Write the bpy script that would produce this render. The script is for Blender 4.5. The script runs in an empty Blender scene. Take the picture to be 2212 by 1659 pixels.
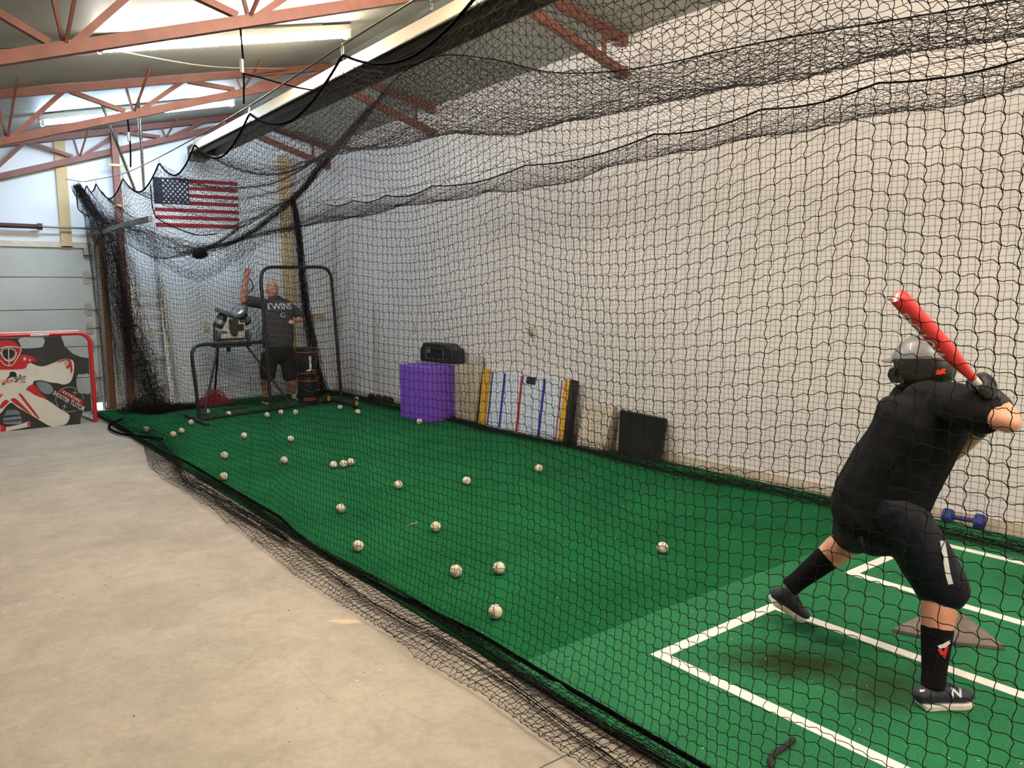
import bpy, bmesh, math, random
import numpy as np
from mathutils import Vector, Matrix, noise
from mathutils.bvhtree import BVHTree

rng = np.random.default_rng(7)
random.seed(7)
SC = bpy.context.scene
COL = SC.collection

# ------------------------------------------------------------------ camera
F_PX, CAM_H = 1683.15, 1.68
YAW, PITCH, ROLL = math.radians(37.5708), math.radians(6.7166), math.radians(-0.5270)
_f = np.array([math.sin(YAW)*math.cos(PITCH), math.cos(YAW)*math.cos(PITCH), -math.sin(PITCH)])
_r0 = np.array([math.cos(YAW), -math.sin(YAW), 0.0])
_u0 = np.cross(_r0, _f)
CR = math.cos(ROLL)*_r0 + math.sin(ROLL)*_u0
CU = -math.sin(ROLL)*_r0 + math.cos(ROLL)*_u0
CF = _f
CPOS = np.array([0.0, 0.0, CAM_H])
cam_data = bpy.data.cameras.new('camera')
cam_data.sensor_width = 36.0
cam_data.lens = F_PX/2212*36.0
cam_data.clip_start = 0.05
cam = bpy.data.objects.new('camera', cam_data)
COL.objects.link(cam)
cam.matrix_world = Matrix(((CR[0], CU[0], -CF[0], 0), (CR[1], CU[1], -CF[1], 0), (CR[2], CU[2], -CF[2], CAM_H), (0, 0, 0, 1)))
SC.camera = cam

# a pixel of the photograph gives a direction; the distance comes from the surface it touches
def ray(p): return CF + CR*(p[0]-1106)/F_PX - CU*(p[1]-829.5)/F_PX
def onx(p, X): d = ray(p); return CPOS + d*(X/d[0])
def ony(p, Y): d = ray(p); return CPOS + d*(Y/d[1])
def onz(p, Z=0.0): d = ray(p); return CPOS + d*((Z-CAM_H)/d[2])
def onpl(p, P0, n):
    d = ray(p); n = np.array(n, float)
    return CPOS + d*(((np.array(P0)-CPOS) @ n)/(d @ n))

# ------------------------------------------------------------------ world, exposure
world = bpy.data.worlds.new('daylight'); SC.world = world
world.use_nodes = True
world.node_tree.nodes['Background'].inputs[0].default_value = (0.95, 0.98, 1.0, 1)
world.node_tree.nodes['Background'].inputs[1].default_value = 6.0
# soft fluorescent light: a few bounces are enough
SC.cycles.max_bounces = 4; SC.cycles.diffuse_bounces = 3; SC.cycles.glossy_bounces = 2; SC.cycles.transmission_bounces = 2; SC.cycles.caustics_reflective = False; SC.cycles.caustics_refractive = False
SC.view_settings.view_transform = 'Standard'
SC.view_settings.look = 'None'
SC.view_settings.gamma = 1.0
SC.view_settings.use_curve_mapping = False
SC.view_settings.exposure = 1.17
TUBE_POWER = 75.0

# room dimensions
XW, YB = 5.9, 12.85          # partition wall on the right, end wall
XL, YF = -4.5, -4.2          # far left wall, wall behind the camera
RIDGE_X, RIDGE_Z = 4.35, 4.52
def ceil_z(x): return RIDGE_Z - (0.235*(RIDGE_X-x) if x < RIDGE_X else 0.2*(x-RIDGE_X))

# ------------------------------------------------------------------ materials
MATS = {}
def lin(c):
    return tuple(((v/255)/12.92 if v/255 <= 0.04045 else ((v/255+0.055)/1.055)**2.4) for v in c)
def M(name, rgb, rough=0.6, metal=0.0, var=0.0, vscale=8.0, bump=0.0, bscale=60.0, rgb2=None, spec=0.5, coat=0.0, stretch=None, emit=0.0, detail=4):
    if name in MATS: return MATS[name]
    m = bpy.data.materials.new(name); m.use_nodes = True
    nt = m.node_tree; b = nt.nodes['Principled BSDF']
    c = lin(rgb)
    b.inputs['Base Color'].default_value = (*c, 1)
    b.inputs['Roughness'].default_value = rough
    b.inputs['Metallic'].default_value = metal
    b.inputs['Specular IOR Level'].default_value = spec
    b.inputs['Coat Weight'].default_value = coat
    if emit:
        b.inputs['Emission Color'].default_value = (*c, 1); b.inputs['Emission Strength'].default_value = emit
    if var or bump:
        tc = nt.nodes.new('ShaderNodeTexCoord'); mp = nt.nodes.new('ShaderNodeMapping')
        nt.links.new(tc.outputs['Object'], mp.inputs['Vector'])
        if stretch: mp.inputs['Scale'].default_value = stretch
    if var:
        n = nt.nodes.new('ShaderNodeTexNoise'); n.inputs['Scale'].default_value = vscale; n.inputs['Detail'].default_value = detail
        nt.links.new(mp.outputs[0], n.inputs['Vector'])
        r = nt.nodes.new('ShaderNodeValToRGB')
        c2 = lin(rgb2) if rgb2 else tuple(v*(1-var) for v in c)
        c1 = c if rgb2 else tuple(min(1, v*(1+var*0.6)) for v in c)
        r.color_ramp.elements[0].position = 0.32; r.color_ramp.elements[0].color = (*c2, 1)
        r.color_ramp.elements[1].position = 0.68; r.color_ramp.elements[1].color = (*c1, 1)
        nt.links.new(n.outputs['Fac'], r.inputs['Fac']); nt.links.new(r.outputs['Color'], b.inputs['Base Color'])
    if bump:
        n2 = nt.nodes.new('ShaderNodeTexNoise'); n2.inputs['Scale'].default_value = bscale; n2.inputs['Detail'].default_value = 3
        nt.links.new(mp.outputs[0], n2.inputs['Vector'])
        bp = nt.nodes.new('ShaderNodeBump'); bp.inputs['Strength'].default_value = bump; bp.inputs['Distance'].default_value = 0.01
        nt.links.new(n2.outputs['Fac'], bp.inputs['Height']); nt.links.new(bp.outputs['Normal'], b.inputs['Normal'])
    MATS[name] = m
    return m

# ------------------------------------------------------------------ mesh collecting
def V(*a): return np.array(a, float)
def unit(v):
    v = np.asarray(v, float); n = np.linalg.norm(v); return v/n if n > 1e-12 else v
class MB:
    def __init__(s): s.v = []; s.f = []
    def add(s, vs, fs):
        o = len(s.v); s.v.extend([tuple(map(float, p)) for p in vs]); s.f.extend([tuple(i+o for i in f) for f in fs]); return s
    def box(s, a, b):
        x0, y0, z0 = np.minimum(a, b); x1, y1, z1 = np.maximum(a, b)
        return s.add([(x0,y0,z0),(x1,y0,z0),(x1,y1,z0),(x0,y1,z0),(x0,y0,z1),(x1,y0,z1),(x1,y1,z1),(x0,y1,z1)],
                     [(0,3,2,1),(4,5,6,7),(0,1,5,4),(1,2,6,5),(2,3,7,6),(3,0,4,7)])
    def bar(s, p, q, w, h, up=(0,0,1)):
        p, q = np.array(p, float), np.array(q, float); t = unit(q-p)
        a = np.cross(t, up); a = unit(a if np.linalg.norm(a) > 1e-6 else np.cross(t, (1,0,0))); b = np.cross(a, t)
        vs = [e + sx*a*w/2 + sy*b*h/2 for e in (p, q) for sx, sy in ((-1,-1),(1,-1),(1,1),(-1,1))]
        return s.add(vs, [(0,1,2,3),(4,7,6,5),(0,4,5,1),(1,5,6,2),(2,6,7,3),(3,7,4,0)])
    def tube(s, pts, r, n=8, closed=False, caps=True):
        pts = [np.array(p, float) for p in pts]; m = len(pts)
        rs = r if hasattr(r, '__len__') else [r]*m
        o = len(s.v); nrm = None
        for i in range(m):
            t = unit((pts[(i+1) % m] if closed or i < m-1 else pts[i]) - (pts[i-1] if closed or i > 0 else pts[i]))
            if nrm is None:
                nrm = np.cross(t, (0,0,1)); nrm = np.cross(t, (1,0,0)) if np.linalg.norm(nrm) < 1e-3 else nrm
            nrm = unit(nrm - t*(nrm @ t)); b = np.cross(t, nrm)
            for k in range(n):
                a = 2*math.pi*k/n; s.v.append(tuple(pts[i] + rs[i]*(math.cos(a)*nrm + math.sin(a)*b)))
        for i in range(m if closed else m-1):
            j = (i+1) % m
            for k in range(n):
                l = (k+1) % n; s.f.append((o+i*n+k, o+i*n+l, o+j*n+l, o+j*n+k))
        if caps and not closed:
            s.f.append(tuple(o+k for k in range(n))[::-1]); s.f.append(tuple(o+(m-1)*n+k for k in range(n)))
        return s
    def lathe(s, prof, n=20, c=(0,0,0), axis=(0,0,1)):
        ax = unit(axis); a = np.cross(ax, (0,1,0)); a = unit(a if np.linalg.norm(a) > 1e-3 else np.cross(ax, (1,0,0))); b = np.cross(ax, a); c = np.array(c, float)
        o = len(s.v)
        for (r, z) in prof:
            for k in range(n):
                t = 2*math.pi*k/n; s.v.append(tuple(c + ax*z + r*(math.cos(t)*a + math.sin(t)*b)))
        for i in range(len(prof)-1):
            for k in range(n):
                l = (k+1) % n; s.f.append((o+i*n+k, o+i*n+l, o+(i+1)*n+l, o+(i+1)*n+k))
        s.f.append(tuple(o+k for k in range(n))[::-1]); s.f.append(tuple(o+(len(prof)-1)*n+k for k in range(n)))
        return s
    def prism(s, poly, n, d):          # planar polygon (3-D points) pushed along n by d
        n = unit(n)*d; k = len(poly); P = [np.array(p, float) for p in poly]
        return s.add(P + [p+n for p in P], [tuple(range(k))[::-1], tuple(range(k, 2*k))] + [(i, (i+1) % k, (i+1) % k + k, i+k) for i in range(k)])
    def ball(s, c, r, nu=16, nv=10, sc=(1,1,1)):
        o = len(s.v); c = np.array(c, float)
        s.v.append(tuple(c + V(0,0,r*sc[2])))
        for j in range(1, nv):
            p = math.pi*j/nv
            for i in range(nu):
                t = 2*math.pi*i/nu; s.v.append(tuple(c + r*V(sc[0]*math.sin(p)*math.cos(t), sc[1]*math.sin(p)*math.sin(t), sc[2]*math.cos(p))))
        s.v.append(tuple(c - V(0,0,r*sc[2]))); e = len(s.v)-1
        for i in range(nu):
            s.f.append((o, o+1+i, o+1+(i+1) % nu)); s.f.append((e, e-nu+(i+1) % nu, e-nu+i))
        for j in range(nv-2):
            for i in range(nu):
                a = o+1+j*nu; s.f.append((a+i, a+nu+i, a+nu+(i+1) % nu, a+(i+1) % nu))
        return s
    def mesh(s, name='m'):
        me = bpy.data.meshes.new(name); me.from_pydata(s.v, [], s.f); me.validate(); me.update(); return me
    def build(s, name, mat, parent=None, smooth=False, bevel=0.0):
        return obj(name, s.mesh(name), mat, parent, smooth, bevel)

def obj(name, me, mat, parent=None, smooth=False, bevel=0.0):
    o = bpy.data.objects.new(name, me); COL.objects.link(o)
    if mat is not None:
        me.materials.clear(); me.materials.append(mat)
    if parent is not None:
        o.parent = parent; o.matrix_parent_inverse = Matrix.Translation(-Vector(parent.location)) if parent.type == 'EMPTY' else Matrix()
    if smooth:
        me.polygons.foreach_set('use_smooth', [True]*len(me.polygons))
        try: me.set_sharp_from_angle(angle=math.radians(smooth if not isinstance(smooth, bool) else 50))
        except Exception: pass
    if bevel:
        md = o.modifiers.new('bevel', 'BEVEL'); md.width = bevel; md.segments = 2; md.limit_method = 'ANGLE'
    return o
def tag(o, label=None, cat=None, group=None, kind=None):
    if label: o['label'] = label
    if cat: o['category'] = cat
    if group: o['group'] = group
    if kind: o['kind'] = kind
    return o
def thing(name, loc, label, cat, group=None, kind=None):
    o = bpy.data.objects.new(name, None); COL.objects.link(o); o.location = tuple(map(float, loc)); o.empty_display_size = 0.1
    return tag(o, label, cat, group, kind)
def text_mesh(body, size=0.1, space=1.0, extrude=0.0005, bold=0.0):
    cu = bpy.data.curves.new('lettering', 'FONT'); cu.body = body; cu.size = size; cu.align_x = 'CENTER'; cu.align_y = 'CENTER'; cu.space_character = space; cu.extrude = extrude; cu.offset = bold*size
    o = bpy.data.objects.new('lettering', cu); COL.objects.link(o)
    dg = bpy.context.evaluated_depsgraph_get(); me = bpy.data.meshes.new_from_object(o.evaluated_get(dg))
    bpy.data.objects.remove(o); bpy.data.curves.remove(cu); return dice(me, size*0.12)
def dice(me, L):                       # cut long triangles so that print follows curved cloth
    bm = bmesh.new(); bm.from_mesh(me)
    for _ in range(4):
        es = [e for e in bm.edges if e.calc_length() > L]
        if not es: break
        bmesh.ops.subdivide_edges(bm, edges=es, cuts=1, use_grid_fill=False); bmesh.ops.triangulate(bm, faces=bm.faces[:])
    bm.to_mesh(me); bm.free(); return me
def fill_mesh(loops, extrude=0.0):    # flat 2-D shape with holes -> mesh in the XY plane
    cu = bpy.data.curves.new('shape', 'CURVE'); cu.dimensions = '2D'; cu.fill_mode = 'BOTH'; cu.extrude = extrude
    for L in loops:
        sp = cu.splines.new('POLY'); sp.points.add(len(L)-1); sp.use_cyclic_u = True
        for i, (x, y) in enumerate(L): sp.points[i].co = (x, y, 0, 1)
    o = bpy.data.objects.new('shape', cu); COL.objects.link(o)
    dg = bpy.context.evaluated_depsgraph_get(); me = bpy.data.meshes.new_from_object(o.evaluated_get(dg))
    bpy.data.objects.remove(o); bpy.data.curves.remove(cu); return me
def map_mesh(me, fn):
    n = len(me.vertices); a = np.empty(n*3); me.vertices.foreach_get('co', a); a = a.reshape(-1, 3)
    b = np.array([fn(p) for p in a]); me.vertices.foreach_set('co', b.ravel()); me.update(); return me
def smooth_loop(P, k=6):               # closed Catmull-Rom through control points
    P = [np.array(p, float) for p in P]; n = len(P); out = []
    for i in range(n):
        a, b, c, d = P[i-1], P[i], P[(i+1) % n], P[(i+2) % n]
        for j in range(k):
            t = j/k; out.append(0.5*((2*b) + (c-a)*t + (2*a-5*b+4*c-d)*t*t + (3*b-a-3*c+d)*t**3))
    return out
def smooth_path(P, k=6):
    P = [np.array(p, float) for p in P]; Q = [2*P[0]-P[1]] + P + [2*P[-1]-P[-2]]; out = []
    for i in range(1, len(Q)-2):
        a, b, c, d = Q[i-1:i+3]
        for j in range(k):
            t = j/k; out.append(0.5*((2*b) + (c-a)*t + (2*a-5*b+4*c-d)*t*t + (3*b-a-3*c+d)*t**3))
    out.append(P[-1]); return out
def fast_mesh(name, verts, quads):
    me = bpy.data.meshes.new(name); nv, nq = len(verts), len(quads); k = quads.shape[1]
    me.vertices.add(nv); me.vertices.foreach_set('co', verts.astype(np.float32).ravel())
    me.loops.add(nq*k); me.loops.foreach_set('vertex_index', quads.astype(np.int32).ravel())
    me.polygons.add(nq); me.polygons.foreach_set('loop_start', np.arange(0, nq*k, k, dtype=np.int32)); me.polygons.foreach_set('loop_total', np.full(nq, k, dtype=np.int32))
    me.update(calc_edges=True); return me
# ================================================================== the room
m_conc = M('concrete', (184,172,154), rough=0.75, var=0.2, vscale=1.1, bump=0.12, bscale=35, rgb2=(164,153,138), detail=10)
def concrete_detail(m):
    nt = m.node_tree; b = nt.nodes['Principled BSDF']; mp = [n for n in nt.nodes if n.type == 'MAPPING'][0]; ramp = [n for n in nt.nodes if n.type == 'VALTORGB'][0]; out = ramp.outputs['Color']
    for sc, lo, hi, amt, det in ((6.5,0.86,1.08,0.8,8),(34.0,0.88,1.07,0.7,5),(1.7,0.84,1.06,0.7,10)):
        n = nt.nodes.new('ShaderNodeTexNoise'); n.inputs['Scale'].default_value = sc; n.inputs['Detail'].default_value = det; n.inputs['Roughness'].default_value = 0.65; n.inputs['Distortion'].default_value = 0.6
        nt.links.new(mp.outputs[0], n.inputs['Vector']); r = nt.nodes.new('ShaderNodeMapRange'); r.inputs[1].default_value = 0.35; r.inputs[2].default_value = 0.65; r.inputs[3].default_value = lo; r.inputs[4].default_value = hi
        nt.links.new(n.outputs['Fac'], r.inputs[0]); mx = nt.nodes.new('ShaderNodeMix'); mx.data_type = 'RGBA'; mx.blend_type = 'MULTIPLY'; mx.inputs[0].default_value = amt
        nt.links.new(out, mx.inputs[6]); nt.links.new(r.outputs[0], mx.inputs[7]); out = mx.outputs[2]
    nt.links.new(out, b.inputs['Base Color'])
concrete_detail(m_conc)
m_concdark = M('concrete_joint', (95,86,74), rough=0.9)
m_wall = M('wall_panel', (239,231,227), rough=0.55, var=0.03, vscale=0.8)
m_wallback = M('wall_panel_end', (226,228,228), rough=0.55, var=0.03, vscale=0.8)
m_ceil = M('ceiling_sheet', (158,156,147), rough=0.6, var=0.07, vscale=1.2)
m_base = M('sill_board', (204,193,174), rough=0.7, var=0.12, vscale=5, stretch=(1,0.2,1))
m_rust = M('red_oxide_steel', (126,78,64), rough=0.6, var=0.18, vscale=7, bump=0.1, bscale=40)
m_wood = M('pine_lumber', (205,175,128), rough=0.7, var=0.16, vscale=9, stretch=(1,1,0.08))
m_wooddark = M('stained_lumber', (128,88,48), rough=0.7, var=0.25, vscale=9, stretch=(1,1,0.08))
m_galv = M('galvanised_steel', (150,148,142), rough=0.42, metal=0.8, var=0.12, vscale=14)
m_steel = M('dull_steel', (120,116,108), rough=0.4, metal=0.85)
m_white = M('white_enamel', (228,226,220), rough=0.4)
m_cream = M('ivory_plastic', (205,192,158), rough=0.5)

# concrete floor: three poured slabs with saw-cut joints
fl = thing('floor', (0,0,0), 'bare warm grey concrete floor with stains and saw cut joints', None, kind='structure')
jy = [YF, 2.0, 9.1, YB+0.6]
for a, b in zip(jy[:-1], jy[1:]):
    MB().box((XL, a+(0.004 if a > YF else 0), -0.12), (XW+0.6, b-0.004, 0)).build('slab', m_conc, fl)
MB().box((XL, YF, -0.14), (XW+0.6, YB+0.6, -0.012)).build('joint_bed', m_concdark, fl)
# chips and stains lying in the slab surface, each with its own shape
def chip_loop(c, r, k, asp=0.5, ang=0.0):
    out = []
    for i in range(k):
        t = 2*math.pi*i/k; rr = r*(0.6+0.6*random.random()); x, y = rr*math.cos(t), rr*asp*math.sin(t)
        out.append((c[0]+x*math.cos(ang)-y*math.sin(ang), c[1]+x*math.sin(ang)+y*math.cos(ang), 0.0009))
    return out
m_chip = M('spalled_patch', (214,190,158), rough=0.9)
m_chipd = M('dark_speck', (84,74,62), rough=0.9)
sp = MB(); c0 = onz((745,1342)); L = chip_loop(c0, 0.11, 22, 0.28, -0.75); sp.add(L, [tuple(range(len(L)))]); 
for k in range(70):
    c = V(random.uniform(-0.6, 1.6), random.uniform(0.9, 9), 0); L = chip_loop(c, random.uniform(0.004, 0.013), 7, 0.6, random.random()*3); sp.add(L, [tuple(range(7))])
tag(sp.build('spalled_patches', m_chip, fl), kind='stuff')
sd = MB()
for k in range(90):
    c = V(random.uniform(-0.8, 1.65), random.uniform(0.9, 10), 0); L = chip_loop(c, random.uniform(0.003, 0.009), 7, 0.7, random.random()*3); sd.add(L, [tuple(range(7))])
tag(sd.build('dark_specks', m_chipd, fl), kind='stuff')
m_crack = M('hairline_crack', (166,154,137), rough=0.9)
cr = MB()
for P in ([(585,1400),(640,1440),(690,1490),(735,1520),(790,1500),(830,1510),(900,1550),(960,1570)], [(600,1395),(560,1385)], [(690,1300),(600,1272),(560,1275)], [(1115,1575),(1020,1545),(960,1520)]):
    pts = [onz(p) for p in P]
    cr.tube([(p[0], p[1], 0.0002) for p in smooth_path(pts, 3)], 0.0007, 4)
tag(cr.build('hairline_cracks', m_crack, fl), kind='stuff')

# ceiling: two sloping planes of liner sheets
ce = thing('ceiling', (RIDGE_X,0,RIDGE_Z), 'pale grey sheeted gable ceiling above the roof trusses', None, kind='structure')
ys = np.linspace(YF, YB+0.2, 8)
for a, b in zip(ys[:-1], ys[1:]):
    for x0, x1 in ((XL-0.1, RIDGE_X), (RIDGE_X, XW+0.1)):
        z0, z1 = ceil_z(x0), ceil_z(x1); g = 0.004
        MB().add([(x0,a+g,z0),(x1,a+g,z1),(x1,b-g,z1),(x0,b-g,z0),(x0,a+g,z0+.05),(x1,a+g,z1+.05),(x1,b-g,z1+.05),(x0,b-g,z0+.05)],
                 [(0,3,2,1),(4,5,6,7),(0,1,5,4),(1,2,6,5),(2,3,7,6),(3,0,4,7)]).build('liner_sheet', m_ceil, ce)
MB().add([(XL-.2,YF-.1,ceil_z(XL)+.06),(RIDGE_X,YF-.1,RIDGE_Z+.06),(XW+.3,YF-.1,ceil_z(XW)+.06),(XL-.2,YB+.3,ceil_z(XL)+.06),(RIDGE_X,YB+.3,RIDGE_Z+.06),(XW+.3,YB+.3,ceil_z(XW)+.06)],
         [(0,1,4,3),(1,2,5,4)]).build('roof_deck', m_ceil, ce)

# right partition wall with sill board, and the other walls
w = MB().box((XW, YF, -0.02), (XW+0.14, YB+0.2, ceil_z(XW)+0.1)).build('wall_right', m_wall); tag(w, 'long cream white panelled wall along the right side of the cage', kind='structure')
b = MB().box((XW-0.022, YF, 0), (XW, YB, 0.075)).build('baseboard_right', m_base); tag(b, 'low tan sill board along the foot of the right wall', kind='structure')
OX0, OX1, OZ = -1.25, 2.18, 2.44
wb = thing('wall_back', (0,YB,0), 'white end wall with the flag and the overhead door', None, kind='structure')
def gable(x0, x1, z0):
    xs = [x0] + ([RIDGE_X] if x0 < RIDGE_X < x1 else []) + [x1]
    poly = [(x0,YB,z0)] + [(x1,YB,z0)] + [(x, YB, ceil_z(x)+0.05) for x in xs[::-1]]
    return MB().prism(poly, (0,1,0), 0.14)
gable(OX1, XW+0.1, -0.02).build('wall_panel', m_wallback, wb)
gable(OX0, OX1, OZ).build('wall_panel', m_wallback, wb)
gable(XL, OX0, -0.02).build('wall_panel', m_wallback, wb)
w = MB().box((XL-0.14, YF, -0.02), (XL, YB+0.2, ceil_z(XL)+0.1)).build('wall_left', m_wall); tag(w, 'far left side wall of the shed', kind='structure')
w = MB().prism([(XL,YF,-.02),(XW+.1,YF,-.02),(XW+.1,YF,ceil_z(XW)+.05),(RIDGE_X,YF,RIDGE_Z+.05),(XL,YF,ceil_z(XL)+.05)], (0,-1,0), 0.14).build('wall_front', m_wall); tag(w, 'end wall behind the camera', kind='structure')

# ------------------------------------------------------------------ overhead door with track
m_door = M('door_panel_paint', (176,178,170), rough=0.5, var=0.05, vscale=2.5)
m_hinge = M('hinge_zinc', (140,140,132), rough=0.45, metal=0.6)
m_rubber = M('black_rubber', (26,25,25), rough=0.8)
YD = YB-0.02
dr = thing('door_1', (0.4,YD,0), 'pale grey sectional overhead door with hinges and rollers', None, kind='structure')
zt = [0.03, 0.49, 0.95, 1.49, 1.95, 2.40]
for i, (a, b) in enumerate(zip(zt[:-1], zt[1:])):
    p = MB().box((OX0+0.02, YD, a+0.004), (2.175 if i else 2.08, YD+0.05, b-0.004)).build('door_panel', m_door, dr, bevel=0.006)
MB().box((OX0, YD+0.05, 0.10),(OX1, YD+0.06, 2.44)).build('door_light_block', m_door, dr)  # unseen sheet added behind the panels to block daylight leaks
MB().box((OX0, YD+0.05, 0.0),(2.08, YD+0.06, 0.10)).build('door_light_block', m_door, dr)
MB().box((OX0, YD-0.012, 2.385), (OX1-0.02, YD+0.02, 2.45)).build('top_strut', m_galv, dr)
MB().box((OX0, YD-0.03, 2.37), (OX1-0.02, YD-0.005, 2.39)).build('strut_flange', m_galv, dr)
for z in zt[1:-1] + [0.2, 1.22]:
    h = MB(); x = 2.08
    h.prism([(x-0.035,YD,z-0.09),(x+0.035,YD,z-0.09),(x+0.05,YD,z-0.02),(x+0.05,YD,z+0.02),(x+0.03,YD,z+0.09),(x-0.03,YD,z+0.09),(x-0.05,YD,z+0.02),(x-0.05,YD,z-0.02)], (0,-1,0), 0.012)
    h.tube([(x-0.02,YD-0.02,z),(2.2,YD-0.02,z)], 0.009, 8)
    h.build('hinge', m_hinge, dr)
tr = MB()
tx, ty = 2.235, YD-0.06
path = [(tx,ty,0.03),(tx,ty,1.2),(tx,ty,2.36),(tx,ty-0.05,2.46),(tx,ty-0.18,2.53),(tx,ty-0.4,2.56)]
end = onz((325,476), 2.66)
pth = smooth_path(path, 4) + [np.array((tx, 11.0, 2.57)), np.array((tx, 9.56, 2.54))]
for p, q in zip(pth[:-1], pth[1:]): tr.bar(p, q, 0.06, 0.045, up=(1,0,0))
tr.build('roller_track', m_galv, dr)
MB().bar((2.30,YB-0.05,0),(2.30,YB-0.05,2.72),0.07,0.10,up=(1,0,0)).build('door_jamb', m_wooddark, dr)
sh = MB().tube([(OX0,YB-0.14,2.645),(1.50,YB-0.14,2.645)],0.033,12).tube([(1.5,YB-0.14,2.645),(1.56,YB-0.14,2.645)],0.045,12)
sh.build('torsion_spring', M('spring_steel',(70,48,40),rough=0.6,metal=0.3), dr, smooth=True)
MB().tube([(1.5,YB-0.14,2.645),(2.25,YB-0.14,2.645)],0.014,10).build('torsion_shaft', m_steel, dr, smooth=True)
MB().box((2.19,YB-0.2,2.55),(2.25,YB,2.78)).build('bearing_bracket', m_galv, dr)
MB().box((2.06,YD-0.08,2.27),(2.17,YD,2.37)).build('top_bracket', m_hinge, dr)

# posts on the end wall
o = MB().box((1.79,YB-0.05,2.36),(1.93,YB,3.86)).build('wood_post', m_wood); tag(o, 'pale pine upright on the end wall above the overhead door', 'post')
o = MB().box((5.02,YB-0.16,0),(5.17,YB-0.02,3.95)).build('wood_post', m_wood); tag(o, 'tall pine post standing behind the man against the end wall', 'post')
o = MB().box((5.33,YB-0.05,1.26),(5.74,YB,1.34)).build('wood_block', m_wood); tag(o, 'short pine block fixed to the end wall right of the man', 'wood block')
col = thing('steel_column', (2.535,YB-0.2,0), 'red oxide steel column beside the overhead door, reaching up into the last truss', 'column')
MB().box((2.49,YB-0.25,0),(2.58,YB-0.15,4.02)).build('shaft', m_rust, col)
MB().box((2.43,YB-0.28,0),(2.64,YB-0.12,0.02)).build('base_plate', m_rust, col)
for z in (3.55, 2.98, 1.24): MB().bar((2.42,YB-0.26,z),(2.68,YB-0.26,z),0.02,0.035).build('clip', m_wood if z > 2.5 else m_rust, col)
o = MB().box((2.34,YB-0.03,0.06),(2.56,YB-0.005,1.45)).build('wall_sheet', m_white); tag(o, 'narrow white sheet leaning beside the red column at floor level', 'panel')

# wall boxes
def wall_box(px, label, plane, n=2):
    c = onx(px, XW) if plane == 'x' else ony(px, YB)
    t = thing('wall_outlet', c, label, 'outlet')
    if plane == 'x':
        MB().box((XW-0.012,c[1]-0.035,c[2]-0.058),(XW,c[1]+0.035,c[2]+0.058)).build('cover_plate', m_cream, t, bevel=0.004)
        for s in (-1,1): MB().box((XW-0.016,c[1]-0.015,c[2]+s*0.026-0.014),(XW-0.012,c[1]+0.015,c[2]+s*0.026+0.014)).build('socket', m_white, t)
    else:
        MB().box((c[0]-0.045,YB-0.012,c[2]-0.07),(c[0]+0.045,YB,c[2]+0.07)).build('cover_plate', m_cream, t, bevel=0.004)
        MB().box((c[0]-0.008,YB-0.024,c[2]-0.02),(c[0]+0.008,YB-0.012,c[2]+0.02)).build('toggle', m_white, t)
    return t
wall_box((774,707), 'ivory outlet on the right wall near the back corner', 'x')
wall_box((897,712), 'ivory outlet on the right wall above the purple block', 'x')
wall_box((229,714), 'ivory switch plate on the end wall beside the overhead door', 'y')
wall_box((447,706), 'small tan box on the end wall behind the pitching machine', 'y')
c = onx((1150,714), XW)
t = thing('wall_outlet', c, 'open electrical box with loose coloured wires on the right wall', 'outlet')
MB().box((XW-0.03,c[1]-0.04,c[2]-0.05),(XW,c[1]+0.04,c[2]+0.05)).build('junction_box', m_cream, t, bevel=0.004)
for k, (rgb, dy, dz) in enumerate((((190,40,30),0.07,0.03),((60,140,170),-0.05,-0.08),((230,225,215),0.02,0.09),((120,100,50),-0.08,-0.14))):
    MB().tube(smooth_path([(XW-0.03,c[1],c[2]),(XW-0.06,c[1]+dy*0.7,c[2]+0.02+dz*0.3),(XW-0.05,c[1]+dy,c[2]+dz)],4),0.006,6).build('wire', M('wire_%d' % k, rgb, rough=0.4), t)

# ------------------------------------------------------------------ flag on the end wall
m_fr = M('flag_red', (150,24,42), rough=0.75, var=0.08, vscale=30, bump=0.2, bscale=200)
m_fw = M('flag_white', (226,222,214), rough=0.75, var=0.04, vscale=30, bump=0.2, bscale=200)
m_fb = M('flag_blue', (30,36,56), rough=0.75, var=0.08, vscale=30, bump=0.2, bscale=200)
FY = YB-0.012
fq = [ony(p, FY) for p in ((330,382),(513,393.5),(516.5,494),(337,489))]
def fpt(u, v, d=0.0):
    p = (1-u)*(1-v)*fq[0] + u*(1-v)*fq[1] + u*v*fq[2] + (1-u)*v*fq[3]
    return V(p[0], FY - d + 0.004*math.sin(9*u+2*v), p[2])
def fgrid(u0, u1, v0, v1, n=10):
    mb = MB(); vs = []; 
    for k in range(n+1):
        u = u0+(u1-u0)*k/n; vs += [fpt(u,v0), fpt(u,v1), fpt(u,v0,0.004), fpt(u,v1,0.004)]
    fs = []
    for k in range(n):
        a, b = 4*k, 4*k+4; fs += [(a+2,a+3,b+3,b+2),(a,b,b+1,a+1),(a,a+2,b+2,b),(a+1,b+1,b+3,a+3)]
    return mb.add(vs, fs)
flag = thing('flag', fq[3], 'stars and stripes flag hanging flat on the end wall', 'flag')
for k in range(13):
    fgrid(0.405 if k < 7 else 0, 1, k/13, (k+1)/13).build('stripe', m_fr if k % 2 == 0 else m_fw, flag)
can = fgrid(0, 0.405, 0, 7/13).build('canton', m_fb, flag)
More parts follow.
